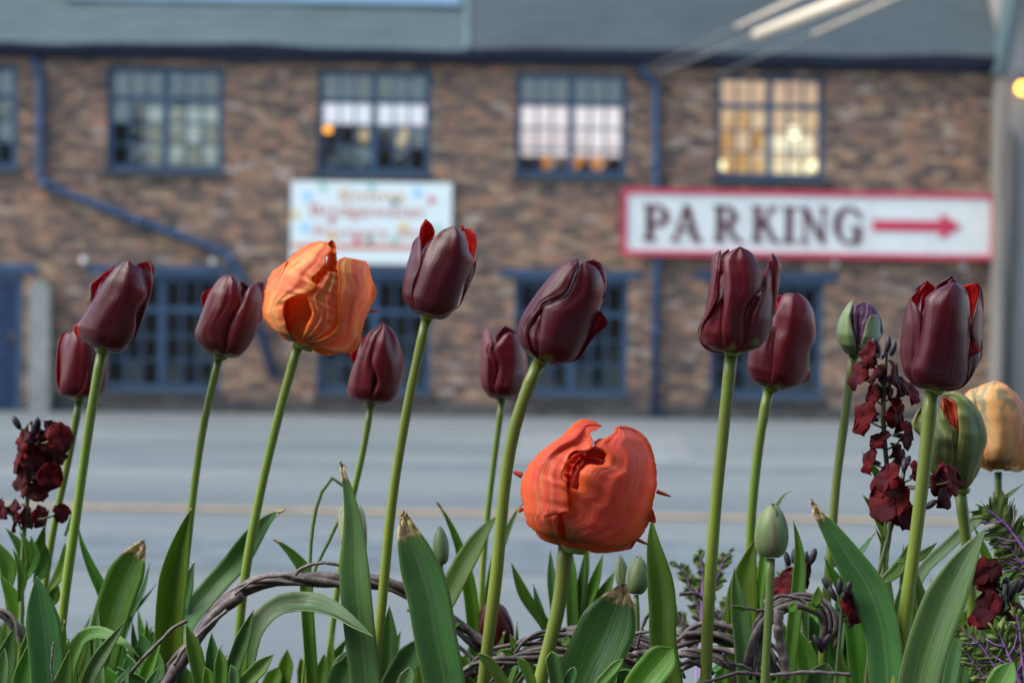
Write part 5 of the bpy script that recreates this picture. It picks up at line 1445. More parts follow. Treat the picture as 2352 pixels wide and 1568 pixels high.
tb, c = flower('B1', 'opening green and purple tulip bud on a pale stem beside the upright dark red wallflower', 1.58,
    [(1960, 816), (1942, 950), (1922, 1100), (1907, 1280), (1897, 1400)], 24, (3310, 1180, 5.6), (620, 1350), (760, 150), 530, 'tulip_bud', 'closed tulip buds', BUDP[:5] + [(0.86, 0.78), (0.64, 0.93), (0.45, 1.0)], M_STEMP, [M_PURPLE] * 2, h=0.9)
tb['category'] = 'tulip bud'
PB, GB = [M_PURPLE] * 2, [M_BUD] * 2
c.petal([(1000, 1150), (1090, 850), (1060, 500), (960, 300), (920, 190)], [(1100, 1100), (1240, 850), (1230, 650), (1150, 400), (985, 200)], PB, 0.8, 1, nv=24, nu=11)
c.petal([(620, 1250), (600, 950), (590, 650), (570, 450), (570, 250), (640, 220), (790, 165)], [(740, 1250), (820, 900), (860, 650), (970, 540), (1060, 400), (1010, 260), (900, 170)], PB, 0.92, 1, pleat=0.03, dent=0.06, nu=15)
c.petal([(650, 1340), (740, 1050), (800, 850), (830, 650), (870, 560), (950, 450)], [(760, 1340), (1000, 1200), (1150, 1050), (1220, 850), (1200, 620), (1120, 430)], GB, 1.0, 1, bulge=0.05, nu=15)
c.petal([(560, 1340), (350, 1200), (220, 1030), (185, 850), (220, 620), (330, 380), (450, 200), (555, 105)], [(640, 1340), (640, 1100), (620, 950), (560, 700), (530, 500), (560, 300), (578, 180), (572, 108)], GB, 1.04, 1, bulge=0.08, edge=0.06, nu=15)
bud_tulip('B2', 'closed green tulip bud with a dark purple seam standing alone above the right twigs', (1770, 1280), (1776, 1157), 79, 1.40, [(1770, 1282), (1766, 1400), (1756, 1568)], 23, phis=(-50, 58, 180), w=60)
bud_tulip('B3', 'small narrow green bud on a thin dark stalk between two broad leaves left of centre', (1014, 1296), (1010, 1210), 38, 1.60, [(1014, 1296), (1018, 1330), (1020, 1420)], 8, phis=(20, 140, -100), inner=M_BUD)
bud_tulip('B4', 'grey-green tulip bud behind the dry-tipped broad leaf under the coral tulip', (1460, 1364), (1468, 1278), 54, 1.58, [(1461, 1366), (1464, 1430), (1462, 1500)], 14, phis=(10, 130, -110))
bud_tulip('B5', 'slim half-hidden purple-green bud just left of the grey-green bud', (1432, 1352), (1424, 1276), 32, 1.62, [(1432, 1354), (1440, 1420), (1444, 1500)], 10, phis=(40, 160, -80))
# nodding cream bell on an arched stalk
nb2 = new_tulip('N1', 'nodding cream-green bell flower on a thin arched stalk behind a long leaf', [(800, 1160), (794, 1118), (778, 1098), (758, 1100), (732, 1146), (716, 1230), (711, 1330), (705, 1535)], 1.60, 10, name='nodding_bell_flower', mat=M_STEM, cat='flower')
frn = frame((806, 1158), (816, 1278), 1.60, 4)
for a in (60, 180, -60): petal(nb2, frn, px(60, 1.6) / 2, CUP, a, w=54, r=0.9, mats=[M_CREAMPETAL] * 2, nu=13, nv=20, point=2.2)
for a in (0, 120, -120): petal(nb2, frn, px(64, 1.6) / 2, CUP, a, w=60, mats=[M_CREAMPETAL] * 2, nu=13, nv=20, point=2.2, flare=0.05)
stem(nb2, [(784, 1180), (752, 1250), (722, 1312), (712, 1400)], 1.62, 9, name='side_stalk')

# ---- leaves of the tulips
T = TULIPS
leaf(T['T1'], [(85, 1322), (92, 1380), (101, 1440), (108, 1510), (112, 1580)], 1.45, 80, 5, 0.30, 0, 'b', wmax=0.55, base_w=0.3, tip=1.5)
leaf(T['T1b'], [(180, 1206), (188, 1245), (210, 1300), (240, 1366), (250, 1440)], 1.62, 27, 15, 0.5, 0.03, 'g')
leaf(T['T1b'], [(330, 1240), (312, 1275), (285, 1335), (262, 1400), (248, 1450)], 1.60, 84, 10, 0.25, 0.20, 'g', wmax=0.60, tip=1.5)
leaf(T['T2'], [(440, 1166), (425, 1215), (408, 1290), (395, 1390), (390, 1500)], 1.56, 66, 8, 0.75, 0.02, 'y', wmax=0.50, base_w=0.75)
leaf(T['T2'], [(446, 1290), (440, 1310), (428, 1360), (420, 1400)], 1.66, 30, 10, 0.3, 0.05, 'b')
leaf(T['O1'], [(652, 1170), (620, 1190), (585, 1232), (545, 1290), (490, 1350), (440, 1410), (410, 1470)], [1.6, 1.62, 1.65, 1.67, 1.67, 1.66, 1.64], 56, 15, 0.35, 0.07, 'b', wmax=0.5)
leaf(T['O1'], [(628, 1238), (645, 1248), (672, 1272), (700, 1310), (705, 1370)], 1.58, 30, 10, 0.4, 0.12, 'g')
leaf(T['T4'], [(781, 1058), (790, 1085), (803, 1130), (815, 1203), (819, 1316), (828, 1429), (842, 1568)], 1.49, 76, 12, 0.30, 0.09, 'b', wmax=0.50, tip=1.1, twist=50)
leaf(T['T4'], [(857, 1462), (820, 1440), (762, 1404), (700, 1388), (640, 1396), (594, 1440), (575, 1500), (566, 1560)], [1.44, 1.46, 1.48, 1.5, 1.5, 1.5, 1.5, 1.5], 46, 35, 0.45, 0, 'd', wmax=0.55)
leaf(T['T3'], [(925, 1170), (935, 1215), (958, 1285), (983, 1360), (1000, 1455), (1022, 1568)], 1.46, 98, 8, 0.30, 0.17, 'b', wmax=0.52, tip=2.0, twist=-20)
leaf(T['T3'], [(1140, 1186), (1112, 1222), (1072, 1290), (1030, 1370), (1000, 1430), (985, 1520)], 1.55, 50, 25, 0.35, 0, 'g', wmax=0.6, tip=2.2)
leaf(T['T5'], [(1003, 1152), (1022, 1180), (1050, 1240), (1076, 1330), (1088, 1420), (1094, 1500)], 1.66, 32, 10, 0.45, 0.09, 'y')
leaf(T['T5'], [(1200, 1156), (1188, 1172), (1168, 1215), (1140, 1290), (1120, 1400)], 1.70, 24, 20, 0.4, 0.09, 'g')
leaf(T['O2'], [(1434, 1338), (1424, 1372), (1398, 1440), (1366, 1510), (1340, 1568)], 1.40, 132, 8, 0.22, 0.20, 'd', wmax=0.55, tip=1.6)
leaf(T['O2'], [(1497, 1190), (1504, 1250), (1520, 1330), (1526, 1400), (1526, 1474), (1540, 1568)], 1.45, 66, 10, 0.35, 0, 'g', wmax=0.55, tip=1.5, twist=30)
leaf(T['O2'], [(1268, 1494), (1272, 1520), (1280, 1568)], 1.36, 34, 5, 0.5, 0, 'd', wmax=0.8)
leaf(T['T9'], [(1862, 1145), (1880, 1178), (1912, 1222), (1950, 1280), (2000, 1360), (2028, 1450), (2040, 1568)], 1.40, 82, 14, 0.28, 0.13, 'b', wmax=0.48, tip=1.4)
leaf(T['T9'], [(2264, 1214), (2240, 1250), (2208, 1305), (2168, 1390), (2132, 1490), (2110, 1580)], 1.37, 96, 8, 0.35, 0, 'b', wmax=0.50, tip=1.5)
leaf(T['T8'], [(1736, 1236), (1722, 1285), (1710, 1340), (1704, 1448), (1705, 1500)], 1.52, 72, 8, 0.35, 0, 'y', wmax=0.5)
leaf(T['T8'], [(1686, 1304), (1692, 1350), (1704, 1420), (1712, 1500)], 1.48, 46, 10, 0.4, 0, 'b')
leaf(T['T8'], [(1815, 1125), (1800, 1138), (1786, 1160), (1772, 1200), (1758, 1270), (1745, 1380)], 1.62, 22, 20, 0.5, 0.05, 'y')
leaf(T['B2'], [(1822, 1195), (1832, 1235), (1838, 1280), (1836, 1340), (1826, 1420)], 1.50, 32, 12, 0.4, 0, 'g')
leaf(T['B1'], [(2010, 1222), (1990, 1250), (1962, 1290), (1940, 1350), (1930, 1440)], 1.62, 30, 20, 0.4, 0.06, 'b')
leaf(T['B1'], [(1893, 1278), (1910, 1310), (1935, 1350), (1960, 1420), (1970, 1500)], 1.52, 44, 12, 0.35, 0, 'g')
leaf(T['O3'], [(2352, 1110), (2310, 1142), (2250, 1190), (2180, 1254), (2117, 1318), (2090, 1400)], 1.62, 28, 25, 0.4, 0, 'b', wmax=0.6)
leaf(T['G1'], [(2172, 1300), (2178, 1340), (2186, 1420), (2200, 1500), (2210, 1568)], 1.58, 74, 10, 0.3, 0, 'y', wmax=0.6, tip=2.0)
leaf(T['G1'], [(2236, 1206), (2252, 1240), (2272, 1300), (2280, 1380), (2275, 1480)], 1.60, 40, 12, 0.35, 0, 'y')
leaf(T['O3'], [(2340, 1300), (2300, 1330), (2250, 1362), (2200, 1392), (2170, 1450)], 1.56, 50, 30, 0.3, 0, 'g')
leaf(T['G1'], [(2096, 1290), (2112, 1350), (2130, 1420), (2148, 1500), (2160, 1570)], 1.50, 44, 15, 0.35, 0, 'd')

# ---- lower clumps of foliage
def clump(label, where, name='leaf_clump', group='low clumps of foliage'):
    b = P(where[0], 1568, where[1]); b[2] = SOIL
    return thing(name, label, 'foliage', b, 0, group)
cl = clump('low tulip leaves crowding the lower left corner', (180, 1.5))
leaf(cl, [(332, 1522), (300, 1490), (262, 1466), (225, 1456), (190, 1470), (165, 1520), (155, 1580)], [1.42, 1.42, 1.43, 1.44, 1.45, 1.45, 1.45], 34, 30, 0.5, 0, 'g')
leaf(cl, [(292, 1420), (272, 1452), (246, 1490), (215, 1540), (200, 1580)], 1.42, 34, 20, 0.5, 0, 'd')
for x, y, w, k, d in ((330, 1452, 70, 'b', 1.62), (300, 1500, 80, 'd', 1.58), (360, 1490, 60, 'b', 1.55), (190, 1440, 56, 'd', 1.60), (230, 1470, 60, 'g', 1.66), (20, 1440, 50, 'd', 1.55), (60, 1470, 46, 'g', 1.5), (150, 1490, 44, 'g', 1.42), (280, 1530, 50, 'b', 1.45), (345, 1530, 46, 'd', 1.42)):
    leaf(cl, [(x + rng.uniform(-12, 24), y), (x + 4, y + 40), (x - 8, y + 100), (x - 14, y + 170)], d, w, rng.uniform(5, 40), 0.35, 0, k, wmax=0.55)
for x0, y0, x1, y1 in ((512, 1010 + 470, 440, 1570), (210, 1410, 160, 1500), (500, 1385, 330, 1500), (360, 1340, 250, 1460), (345, 1290, 300, 1420), (205, 1055, 150, 1230)):
    leaf(cl, [(x0, y0), ((x0 + x1) / 2 + 6, (y0 + y1) / 2), (x1, y1)], 1.72, 12, 20, 0.4, 0, 'b', soil=(y1 > 1300))
cl = clump('short pointed leaves in front of the arched left twig hoop', (500, 1.42))
for x, y, x2, w, k, d in ((428, 1432, 466, 36, 'g', 1.42), (486, 1452, 486, 30, 'd', 1.42), (582, 1400, 520, 36, 'd', 1.44), (504, 1486, 508, 32, 'g', 1.40), (628, 1502, 560, 36, 'g', 1.38), (560, 1450, 545, 30, 'y', 1.47), (470, 1530, 480, 26, 'y', 1.37), (530, 1525, 540, 26, 'b', 1.38)):
    leaf(cl, [(x, y), ((x + x2) / 2 + 4, (y + 1568) / 2), (x2, 1580)], d, w, 15, 0.55, 0, k, wmax=0.6)
cl = clump('blue-green low leaves at the bottom between the long leaf and the tall dark tulip stems', (900, 1.5))
for x, y, x2, w, k, d in ((970, 1462, 905, 60, 'd', 1.50), (805, 1488, 778, 56, 'b', 1.62), (745, 1500, 735, 30, 'g', 1.66), (895, 1390, 890, 40, 'd', 1.60), (940, 1530, 930, 36, 'b', 1.42), (660, 1490, 650, 34, 'y', 1.75), (640, 1530, 620, 40, 'y', 1.75), (690, 1510, 700, 30, 'g', 1.78)):
    leaf(cl, [(x, y), ((x + x2) / 2 + 4, (y + 1568) / 2), (x2, 1580)], d, w, 20, 0.4, 0, k, wmax=0.6)
cl = clump('small leaf sprouts along the bottom edge under the coral tulip', (1200, 1.38))
for x, y, x2, w, k, d in ((1098, 1498, 1165, 26, 'g', 1.36), (1189, 1508, 1226, 24, 'g', 1.36), (1432, 1512, 1370, 24, 'g', 1.35), (1545, 1488, 1470, 76, 'y', 1.37), (1512, 1480, 1470, 30, 'y', 1.40), (1320, 1530, 1300, 26, 'd', 1.36), (1420, 1540, 1440, 40, 'd', 1.42)):
    leaf(cl, [(x, y), ((x + x2) / 2 + 4, (y + 1568) / 2), (x2, 1585)], d, w, 12, 0.4, 0, k, wmax=0.65, tip=2.2)
cl = clump('narrow bright leaves rising behind the coral tulip stem', (1310, 1.66))
for x, y, x2, y2, w, k in ((1174, 1291, 1262, 1450, 26, 'g'), (1264, 1262, 1280, 1440, 22, 'b'), (1312, 1255, 1318, 1440, 28, 'g'), (1385, 1272, 1325, 1440, 26, 'y'), (1412, 1312, 1335, 1440, 32, 'g'), (1345, 1262, 1322, 1440, 20, 'b'), (1398, 1350, 1330, 1470, 26, 'y'), (1352, 1230, 1330, 1430, 20, 'g'), (1225, 1340, 1270, 1470, 18, 'b')):
    leaf(cl, [(x, y), ((x + x2) / 2 + (x - x2) * 0.10, (y + y2) / 2), (x2, y2)], 1.66, w, 18, 0.4, 0, k, wmax=0.6)
cl = clump('dense dark leaves crowding the lower right behind the tall tulip', (1950, 1.55))
for x, y, x2, w, k, d in ((1860, 1410, 1905, 60, 'd', 1.60), (1830, 1440, 1870, 50, 'g', 1.56), (1935, 1420, 1925, 50, 'd', 1.62), (1985, 1400, 1965, 44, 'd', 1.66), (2070, 1340, 2060, 60, 'b', 1.56), (2048, 1380, 2035, 40, 'b', 1.52), (2025, 1230, 2040, 40, 'd', 1.66),
                          (1900, 1520, 1880, 70, 'd', 1.45), (2085, 1450, 2075, 40, 'd', 1.50), (2150, 1480, 2130, 50, 'd', 1.50), (2205, 1440, 2180, 34, 'b', 1.46), (2190, 1500, 2170, 60, 'b', 1.48), (2290, 1470, 2250, 56, 'd', 1.48), (2330, 1520, 2290, 60, 'g', 1.34), (2240, 1500, 2225, 50, 'd', 1.55), (2350, 1420, 2310, 60, 'b', 1.6), (1800, 1430, 1830, 50, 'd', 1.62), (2010, 1480, 2000, 60, 'd', 1.58), (2075, 1250, 2070, 30, 'g', 1.6),
                          (1900, 1300, 1880, 30, 'b', 1.64), (1960, 1330, 1950, 40, 'g', 1.64), (1850, 1350, 1860, 30, 'b', 1.66), (1995, 1300, 2000, 36, 'b', 1.68)):
    leaf(cl, [(x, y), ((x + x2) / 2 + 4, (y + 1568) / 2), (x2, 1590)], d, w, rng.uniform(5, 35), 0.4, 0, k, wmax=0.55)

# more young leaves low down, each clump its own thing
def low_leaves(label, x0, x1, n, ya, yb, da, db, wa, wb, kinds):
    cl = clump(label, ((x0 + x1) / 2, (da + db) / 2))
    for k in range(n):
        x = x0 + (x1 - x0) * (k + rng.uniform(0.1, 0.9)) / n
        y = rng.uniform(ya, yb); d = rng.uniform(da, db); lean = rng.normal() * 34
        x2 = x - lean
        leaf(cl, [(x, y), (x - lean * 0.25 + rng.normal() * 4, y + (1575 - y) * 0.35), (x - lean * 0.65, y + (1575 - y) * 0.7), (x2, 1590)], d, rng.uniform(wa, wb), rng.uniform(0, 45), rng.uniform(0.25, 0.6), 0.06 if rng.random() < 0.2 else 0, kinds[int(rng.integers(len(kinds)))], wmax=rng.uniform(0.35, 0.55), twist=rng.normal() * 40, nv=34)
low_leaves('slender mixed leaves filling the lower left corner behind the broad blue-green leaf', -20, 380, 30, 1370, 1530, 1.5, 1.74, 20, 42, 'ggyybd')
low_leaves('slender leaves low in front of the left twig hoop beside the tiny kale', 400, 600, 8, 1450, 1540, 1.44, 1.6, 20, 36, 'ggd')
low_leaves('slender leaves low around the foot of the tall stems left of centre', 740, 1060, 14, 1430, 1545, 1.52, 1.72, 20, 40, 'gbyd')
low_leaves('slender leaves low behind the twig tangle under the coral tulip', 1080, 1560, 26, 1400, 1545, 1.58, 1.76, 16, 34, 'gyyb')
low_leaves('slender leaves low between the lone green bud and the tall right-hand stem', 1660, 2020, 26, 1320, 1530, 1.56, 1.76, 18, 40, 'gdbyg')
low_leaves('slender leaves filling the lower right corner behind the kale', 2060, 2380, 28, 1280, 1520, 1.52, 1.74, 20, 46, 'gbdgyy')

cl = clump('broad blue-green tulip leaves low behind the left twig hoop', (330, 1.64))
for x, y, x2, w, k in ((352, 1448, 300, 104, 'b'), (210, 1490, 190, 84, 'b'), (415, 1500, 380, 70, 'd'), (120, 1500, 130, 80, 'd'), (262, 1430, 240, 70, 'g'), (50, 1430, 70, 70, 'b')):
    leaf(cl, [(x, y), (x * 0.7 + x2 * 0.3 + 6, y + (1590 - y) * 0.35), (x * 0.35 + x2 * 0.65, y + (1590 - y) * 0.7), (x2, 1600)], rng.uniform(1.6, 1.7), w, rng.uniform(5, 25), 0.35, 0, k, wmax=0.5, twist=rng.normal() * 25)
cl = clump('broad blue-green tulip leaves low behind the long dry-tipped leaf at centre left', (880, 1.6))
for x, y, x2, w, k in ((808, 1484, 780, 70, 'b'), (985, 1462, 920, 74, 'd'), (1052, 1500, 1060, 60, 'g'), (905, 1500, 880, 56, 'b')):
    leaf(cl, [(x, y), (x * 0.7 + x2 * 0.3 + 6, y + (1590 - y) * 0.35), (x * 0.35 + x2 * 0.65, y + (1590 - y) * 0.7), (x2, 1600)], rng.uniform(1.54, 1.66), w, rng.uniform(5, 25), 0.35, 0, k, wmax=0.5, twist=rng.normal() * 25)

# ------------------------------------------------------------------ twisted twig hoops
def bark():
    t = NT('twig_bark')
    n = t.noise(t.coord('World', (1, 1, 1)), 120, 5, 0.7); b2 = t.noise(t.coord('UV', (3, 16, 1)), 1.0, 4)
    c = t.ramp(n, [(0.3, (0.045, 0.032, 0.030)), (0.52, (0.115, 0.088, 0.084)), (0.72, (0.27, 0.23, 0.225))])
    c = t.mix(t.maprange(b2, 0.5, 0.7, 0, 0.5), c, (0.085, 0.045, 0.032))
    c = hsv_var(t, c, 0.35, 0.015)
    return t.bsdf(c, 0.52, t.bump(n, 0.5, 0.0015), spec=0.5)
M_BARK = bark()
M_RAW = plain('cut_twig_end', (0.42, 0.30, 0.18), 0.8, 0.2, 60)
def twig(owner, pts, d, w, wob=2.0, name='twig', n=30):
    dd = d if hasattr(d, '__len__') else [d] * len(pts)
    p = spline([P(x, y, q) for (x, y), q in zip(pts, dd)], n)
    s = px(wob, float(np.mean(dd)))
    k = np.linspace(0, 1, n); ph = rng.uniform(0, 6.28, 6)
    for a in range(3):
        p[:, a] += s * (np.sin(k * 11 + ph[a]) + 0.5 * np.sin(k * 27 + ph[a + 3])) * 0.5
    r = px(w, float(np.mean(dd))) / 2
    rr = r * (1 + 0.10 * np.sin(k * 31 + ph[0]) + 0.06 * rng.normal(size=n))
    return tube(name, p, rr, M_BARK, owner, 8, origin=np.array(owner.location), rough=0.04)
def bundle(owner, pts, d, spread, widths, turns=1.5, wob=1.5, n=48):
    base = spline([P(x, y, d) for x, y in pts], n)
    t = np.gradient(base, axis=0); t /= np.linalg.norm(t, axis=1)[:, None]
    k = np.linspace(0, 1, n)
    for i, w in enumerate(widths):
        ph = rng.uniform(0, 6.28); tn = turns * rng.uniform(0.7, 1.2); s0, s1 = sorted((rng.uniform(0, 0.12), rng.uniform(0.86, 1.0)))
        rad_ = px(spread, d) * rng.uniform(0.35, 1.0)
        q = []
        for j in range(n):
            if not (s0 <= k[j] <= s1): continue
            a = np.cross(t[j], FWD); a /= np.linalg.norm(a); b = np.cross(t[j], a)
            an = ph + 2 * math.pi * tn * k[j]
            q.append(base[j] + rad_ * (1 + 0.25 * math.sin(k[j] * 13 + ph)) * (math.cos(an) * a + math.sin(an) * b))
        r = px(w, d) / 2 * 1.12
        tube('twig', q, [r * 1.1, r, r * 1.05, r * 0.8], M_BARK, owner, 8, origin=np.array(owner.location), rough=0.05)
def hoop(label, x, d):
    b = P(x, 1568, d); b[2] = SOIL
    return thing('twig_hoop', label, 'twig hoop', b, 0, 'twisted twig hoops')
h1 = hoop('thick twisted twig hoop arching across the lower left', 700, 1.54)
bundle(h1, [(345, 1620), (400, 1530), (450, 1462), (500, 1400), (560, 1355), (640, 1332), (760, 1330), (880, 1338), (950, 1362), (1010, 1408), (1060, 1450), (1110, 1492), (1150, 1540)], 1.55, 15, [20, 16, 13, 12, 11, 10, 9, 8, 8, 12], 2.0)
twig(h1, [(350, 1620), (405, 1535), (455, 1465), (500, 1405), (555, 1362)], 1.52, 30)
twig(h1, [(672, 1330), (690, 1308), (720, 1294), (760, 1294), (790, 1300)], 1.53, 8)
twig(h1, [(280, 1568), (330, 1510), (370, 1470), (400, 1440), (430, 1425)], 1.45, 9)
twig(h1, [(540, 1365), (590, 1330), (640, 1322), (700, 1330)], 1.51, 7)
twig(h1, [(400, 1525), (440, 1470), (500, 1420), (520, 1400)], 1.50, 9)
twig(h1, [(960, 1365), (1010, 1400), (1060, 1440), (1130, 1470)], 1.57, 7)
twig(h1, [(935, 1400), (990, 1425), (1050, 1480), (1100, 1520)], 1.6, 9)
h2 = hoop('low tangle of twisted twigs behind the coral tulip stem', 1300, 1.52)
bundle(h2, [(1060, 1600), (1110, 1540), (1180, 1500), (1260, 1470), (1350, 1455), (1440, 1470), (1520, 1500), (1580, 1560)], 1.54, 28, [10, 9, 12, 8, 9, 11, 8, 7, 10, 9, 8], 1.2)
bundle(h2, [(1040, 1560), (1120, 1525), (1220, 1510), (1320, 1500), (1420, 1505), (1500, 1530)], 1.50, 16, [9, 11, 8, 8, 10], 1.0)
for q, w in (([(1120, 1578), (1180, 1500), (1230, 1455), (1300, 1445)], 9), ([(1190, 1570), (1230, 1500), (1280, 1466)], 8), ([(1435, 1470), (1478, 1450), (1530, 1452), (1570, 1460)], 8), ([(1462, 1490), (1475, 1440), (1500, 1390)], 9), ([(1440, 1505), (1490, 1500), (1540, 1530)], 16), ([(1080, 1560), (1050, 1520), (1030, 1480)], 8)):
    twig(h2, q, 1.53, w)
h3 = hoop('twisted twig hoop at the lower right curling round a knotted upright', 1750, 1.47)
bundle(h3, [(1550, 1490), (1590, 1462), (1650, 1452), (1710, 1462), (1760, 1500), (1790, 1560)], 1.52, 26, [11, 9, 10, 8, 12, 9, 8, 11, 9, 10, 8], 0.8)
bundle(h3, [(1555, 1520), (1620, 1505), (1690, 1510), (1750, 1540)], 1.50, 26, [9, 8, 9, 8, 10, 8, 9, 8, 10, 7], 0.7)
bundle(h3, [(1735, 1568), (1738, 1500), (1750, 1440), (1790, 1395), (1840, 1380), (1890, 1400), (1905, 1440), (1900, 1500)], 1.46, 18, [13, 15, 10, 9, 8, 8, 10, 11, 9, 12], 0.7)
twig(h3, [(1790, 1400), (1788, 1450), (1800, 1510), (1806, 1560)], 1.43, 24)
twig(h3, [(1560, 1363), (1590, 1362), (1618, 1378), (1645, 1415), (1668, 1450)], 1.56, 9)
a_ = twig(h3, [(1680, 1391), (1720, 1397), (1780, 1404)], 1.44, 7)
twig(h3, [(1768, 1550), (1830, 1544), (1900, 1544), (1954, 1548)], 1.37, 9)
twig(h3, [(1560, 1585), (1640, 1560), (1700, 1545), (1765, 1552)], 1.42, 9)
twig(h3, [(1660, 1500), (1680, 1540), (1690, 1570)], 1.44, 9)
twig(h3, [(1665, 1520), (1710, 1530), (1752, 1556)], 1.44, 7)
twig(h3, [(1550, 1528), (1590, 1520), (1640, 1548)], 1.45, 9)
twig(h3, [(1735, 1430), (1750, 1410), (1765, 1385), (1785, 1370), (1830, 1372), (1870, 1395)], 1.44, 8)
h4 = hoop('dark twigs at the left edge behind the green leaves', 10, 1.6)
bundle(h4, [(-40, 1400), (0, 1410), (30, 1440), (45, 1500), (40, 1580)], 1.6, 12, [10, 9, 8, 8, 7], 0.8)
twig(h4, [(122, 1568), (118, 1520), (124, 1475)], 1.40, 5)

# ------------------------------------------------------------------ wallflowers
def velvet():
    t = NT('velvet_red_petal')
    st = t.noise(t.coord('UV', (9, 2, 1)), 1.0, 3); obj = t.n('ShaderNodeObjectInfo').outputs['Random']
    c = t.ramp(st, [(0.3, (0.085, 0.002, 0.004)), (0.7, (0.22, 0.004, 0.007))])
    c = t.mix(t.maprange(obj, 0.25, 1.0, 0.85, 0.1), c, (0.025, 0.002, 0.005))
    return t.bsdf(c, 0.7, t.bump(st, 0.2, 0.001), trans=0.22, tcolor=(0.40, 0.01, 0.012), spec=0.2, sheen=0.0, sheen_tint=(0.9, 0.3, 0.3))
M_VELVET = velvet()
M_CALYX = plain('dark_calyx', (0.028, 0.018, 0.028), 0.55, 0.4, 90)
M_WSTEM = stem_mat('wallflower_stem', (0.13, 0.17, 0.06), (0.20, 0.24, 0.09), (0.07, 0.06, 0.05))
def blossom(owner, x, y, size, d, aim=None):
    c = P(x, y, d); org = np.array(owner.location)
    ax = np.array(aim if aim is not None else (rng.normal() * 0.7, -0.8 + 0.5 * rng.normal(), 0.45 + 0.4 * rng.normal())); ax /= np.linalg.norm(ax)
    e1 = np.cross(ax, (0.2, 0.1, 1.0)); e1 /= np.linalg.norm(e1); e2 = np.cross(ax, e1)
    L = px(size, d)
    th = tube('blossom', [c - ax * L * 0.75, c - ax * L * 0.4, c], [L * 0.10, L * 0.17, L * 0.10], M_CALYX, owner, 7, origin=org)
    r0 = rng.uniform(0, 6.28)
    for k in range(4):
        a = r0 + k * math.pi / 2 + rng.normal() * 0.15
        o = math.cos(a) * e1 + math.sin(a) * e2; s = np.cross(ax, o)
        nv, nu = 9, 9; g = np.zeros((nv, nu, 3)); ph = rng.uniform(0, 6.28); dr = rng.uniform(-0.1, 0.9)
        for i in range(nv):
            v_ = i / (nv - 1)
            w = (0.10 + 0.52 * math.sin(math.pi * min(1, v_ * 0.62 + 0.02))) * math.sqrt(max(0.0, 1 - max(0, (v_ - 0.55) / 0.45) ** 2.6)) + 0.01
            for j in range(nu):
                u = 2 * j / (nu - 1) - 1
                lift = 0.18 * math.sin(v_ * 2.2) - dr * 0.55 * v_ ** 2.2 + 0.10 * math.sin(4 * u + ph) * v_ + 0.12 * u * u * v_
                g[i, j] = c + L * (o * v_ * (1 - 0.22 * dr * v_) * (1 - 0.10 * u * u * v_) + s * w * u + ax * lift)
        sheet('petal', g, M_VELVET, th, 0.0004, origin=np.array(owner.location))
    return th
def flower_bud(owner, x, y, size, d, tilt=None):
    c = P(x, y, d); L = px(size, d)
    ax = np.array((rng.normal() * 0.35 if tilt is None else tilt, rng.normal() * 0.3, 1.0)); ax /= np.linalg.norm(ax)
    tube('bud', [c - ax * L * 0.55, c - ax * L * 0.3, c, c + ax * L * 0.3, c + ax * L * 0.5], [L * 0.08, L * 0.2, L * 0.24, L * 0.2, L * 0.07], M_CALYX, owner, 8, origin=np.array(owner.location))
def pedicel(owner, a, b, d, w=4):
    A, B = P(*a, d), P(*b, d)
    tube('pedicel', [A, (A + B) / 2 + np.array((0, -0.001, -0.002)), B], px(w, d) / 2, M_WSTEM, owner, 6, origin=np.array(owner.location))
def wallflower(label, d, spts, blooms, buds, leaves=(), sw=12, size=36):
    b = base_of(spts, d); b[2] = SOIL
    t = thing('wallflower', label, 'wallflower', b, 0, 'dark red wallflowers')
    stem(t, spts, d, sw, M_WSTEM, taper=1.3)
    sp = spline([P(x, y, d) for x, y in spts], 60)
    for q in blooms:
        x, y = q[0], q[1]; s = q[2] if len(q) > 2 else size
        dz = d + rng.uniform(-0.012, 0.012)
        c = P(x, y, dz); k = np.argmin(np.linalg.norm(sp - c - np.array((0, 0, -0.008)), axis=1))
        blossom(t, x, y, s, dz, (np.sign(x - (CX + FPX * ((sp[k] - CAM) @ RGT) / ((sp[k] - CAM) @ FWD))) * rng.uniform(0.3, 1.0), -rng.uniform(0.2, 1.0), rng.uniform(-0.1, 0.7)))
        A, B = sp[k], c
        tube('pedicel', [A, A * 0.5 + B * 0.5 + np.array((0, 0, -0.001)), B], px(4.5, d) / 2, M_WSTEM, t, 6, origin=np.array(t.location))
    for q in buds: flower_bud(t, q[0], q[1], q[2] if len(q) > 2 else 30, d + rng.uniform(-0.008, 0.008), q[3] if len(q) > 3 else None)
    for pts, w, k in leaves: leaf(t, pts, d + rng.uniform(-0.02, 0.02), w, rng.uniform(0, 30), 0.35, 0, k, soil=False, wmax=0.5, base_w=0.25, nv=16, nu=7)
    return t
def lv(x, y, x2, y2, w, k='g', bow=0.12):
    return ([(x, y), ((x + x2) / 2 + (y2 - y) * bow, (y + y2) / 2 - (x2 - x) * bow), (x2, y2)], w, k)
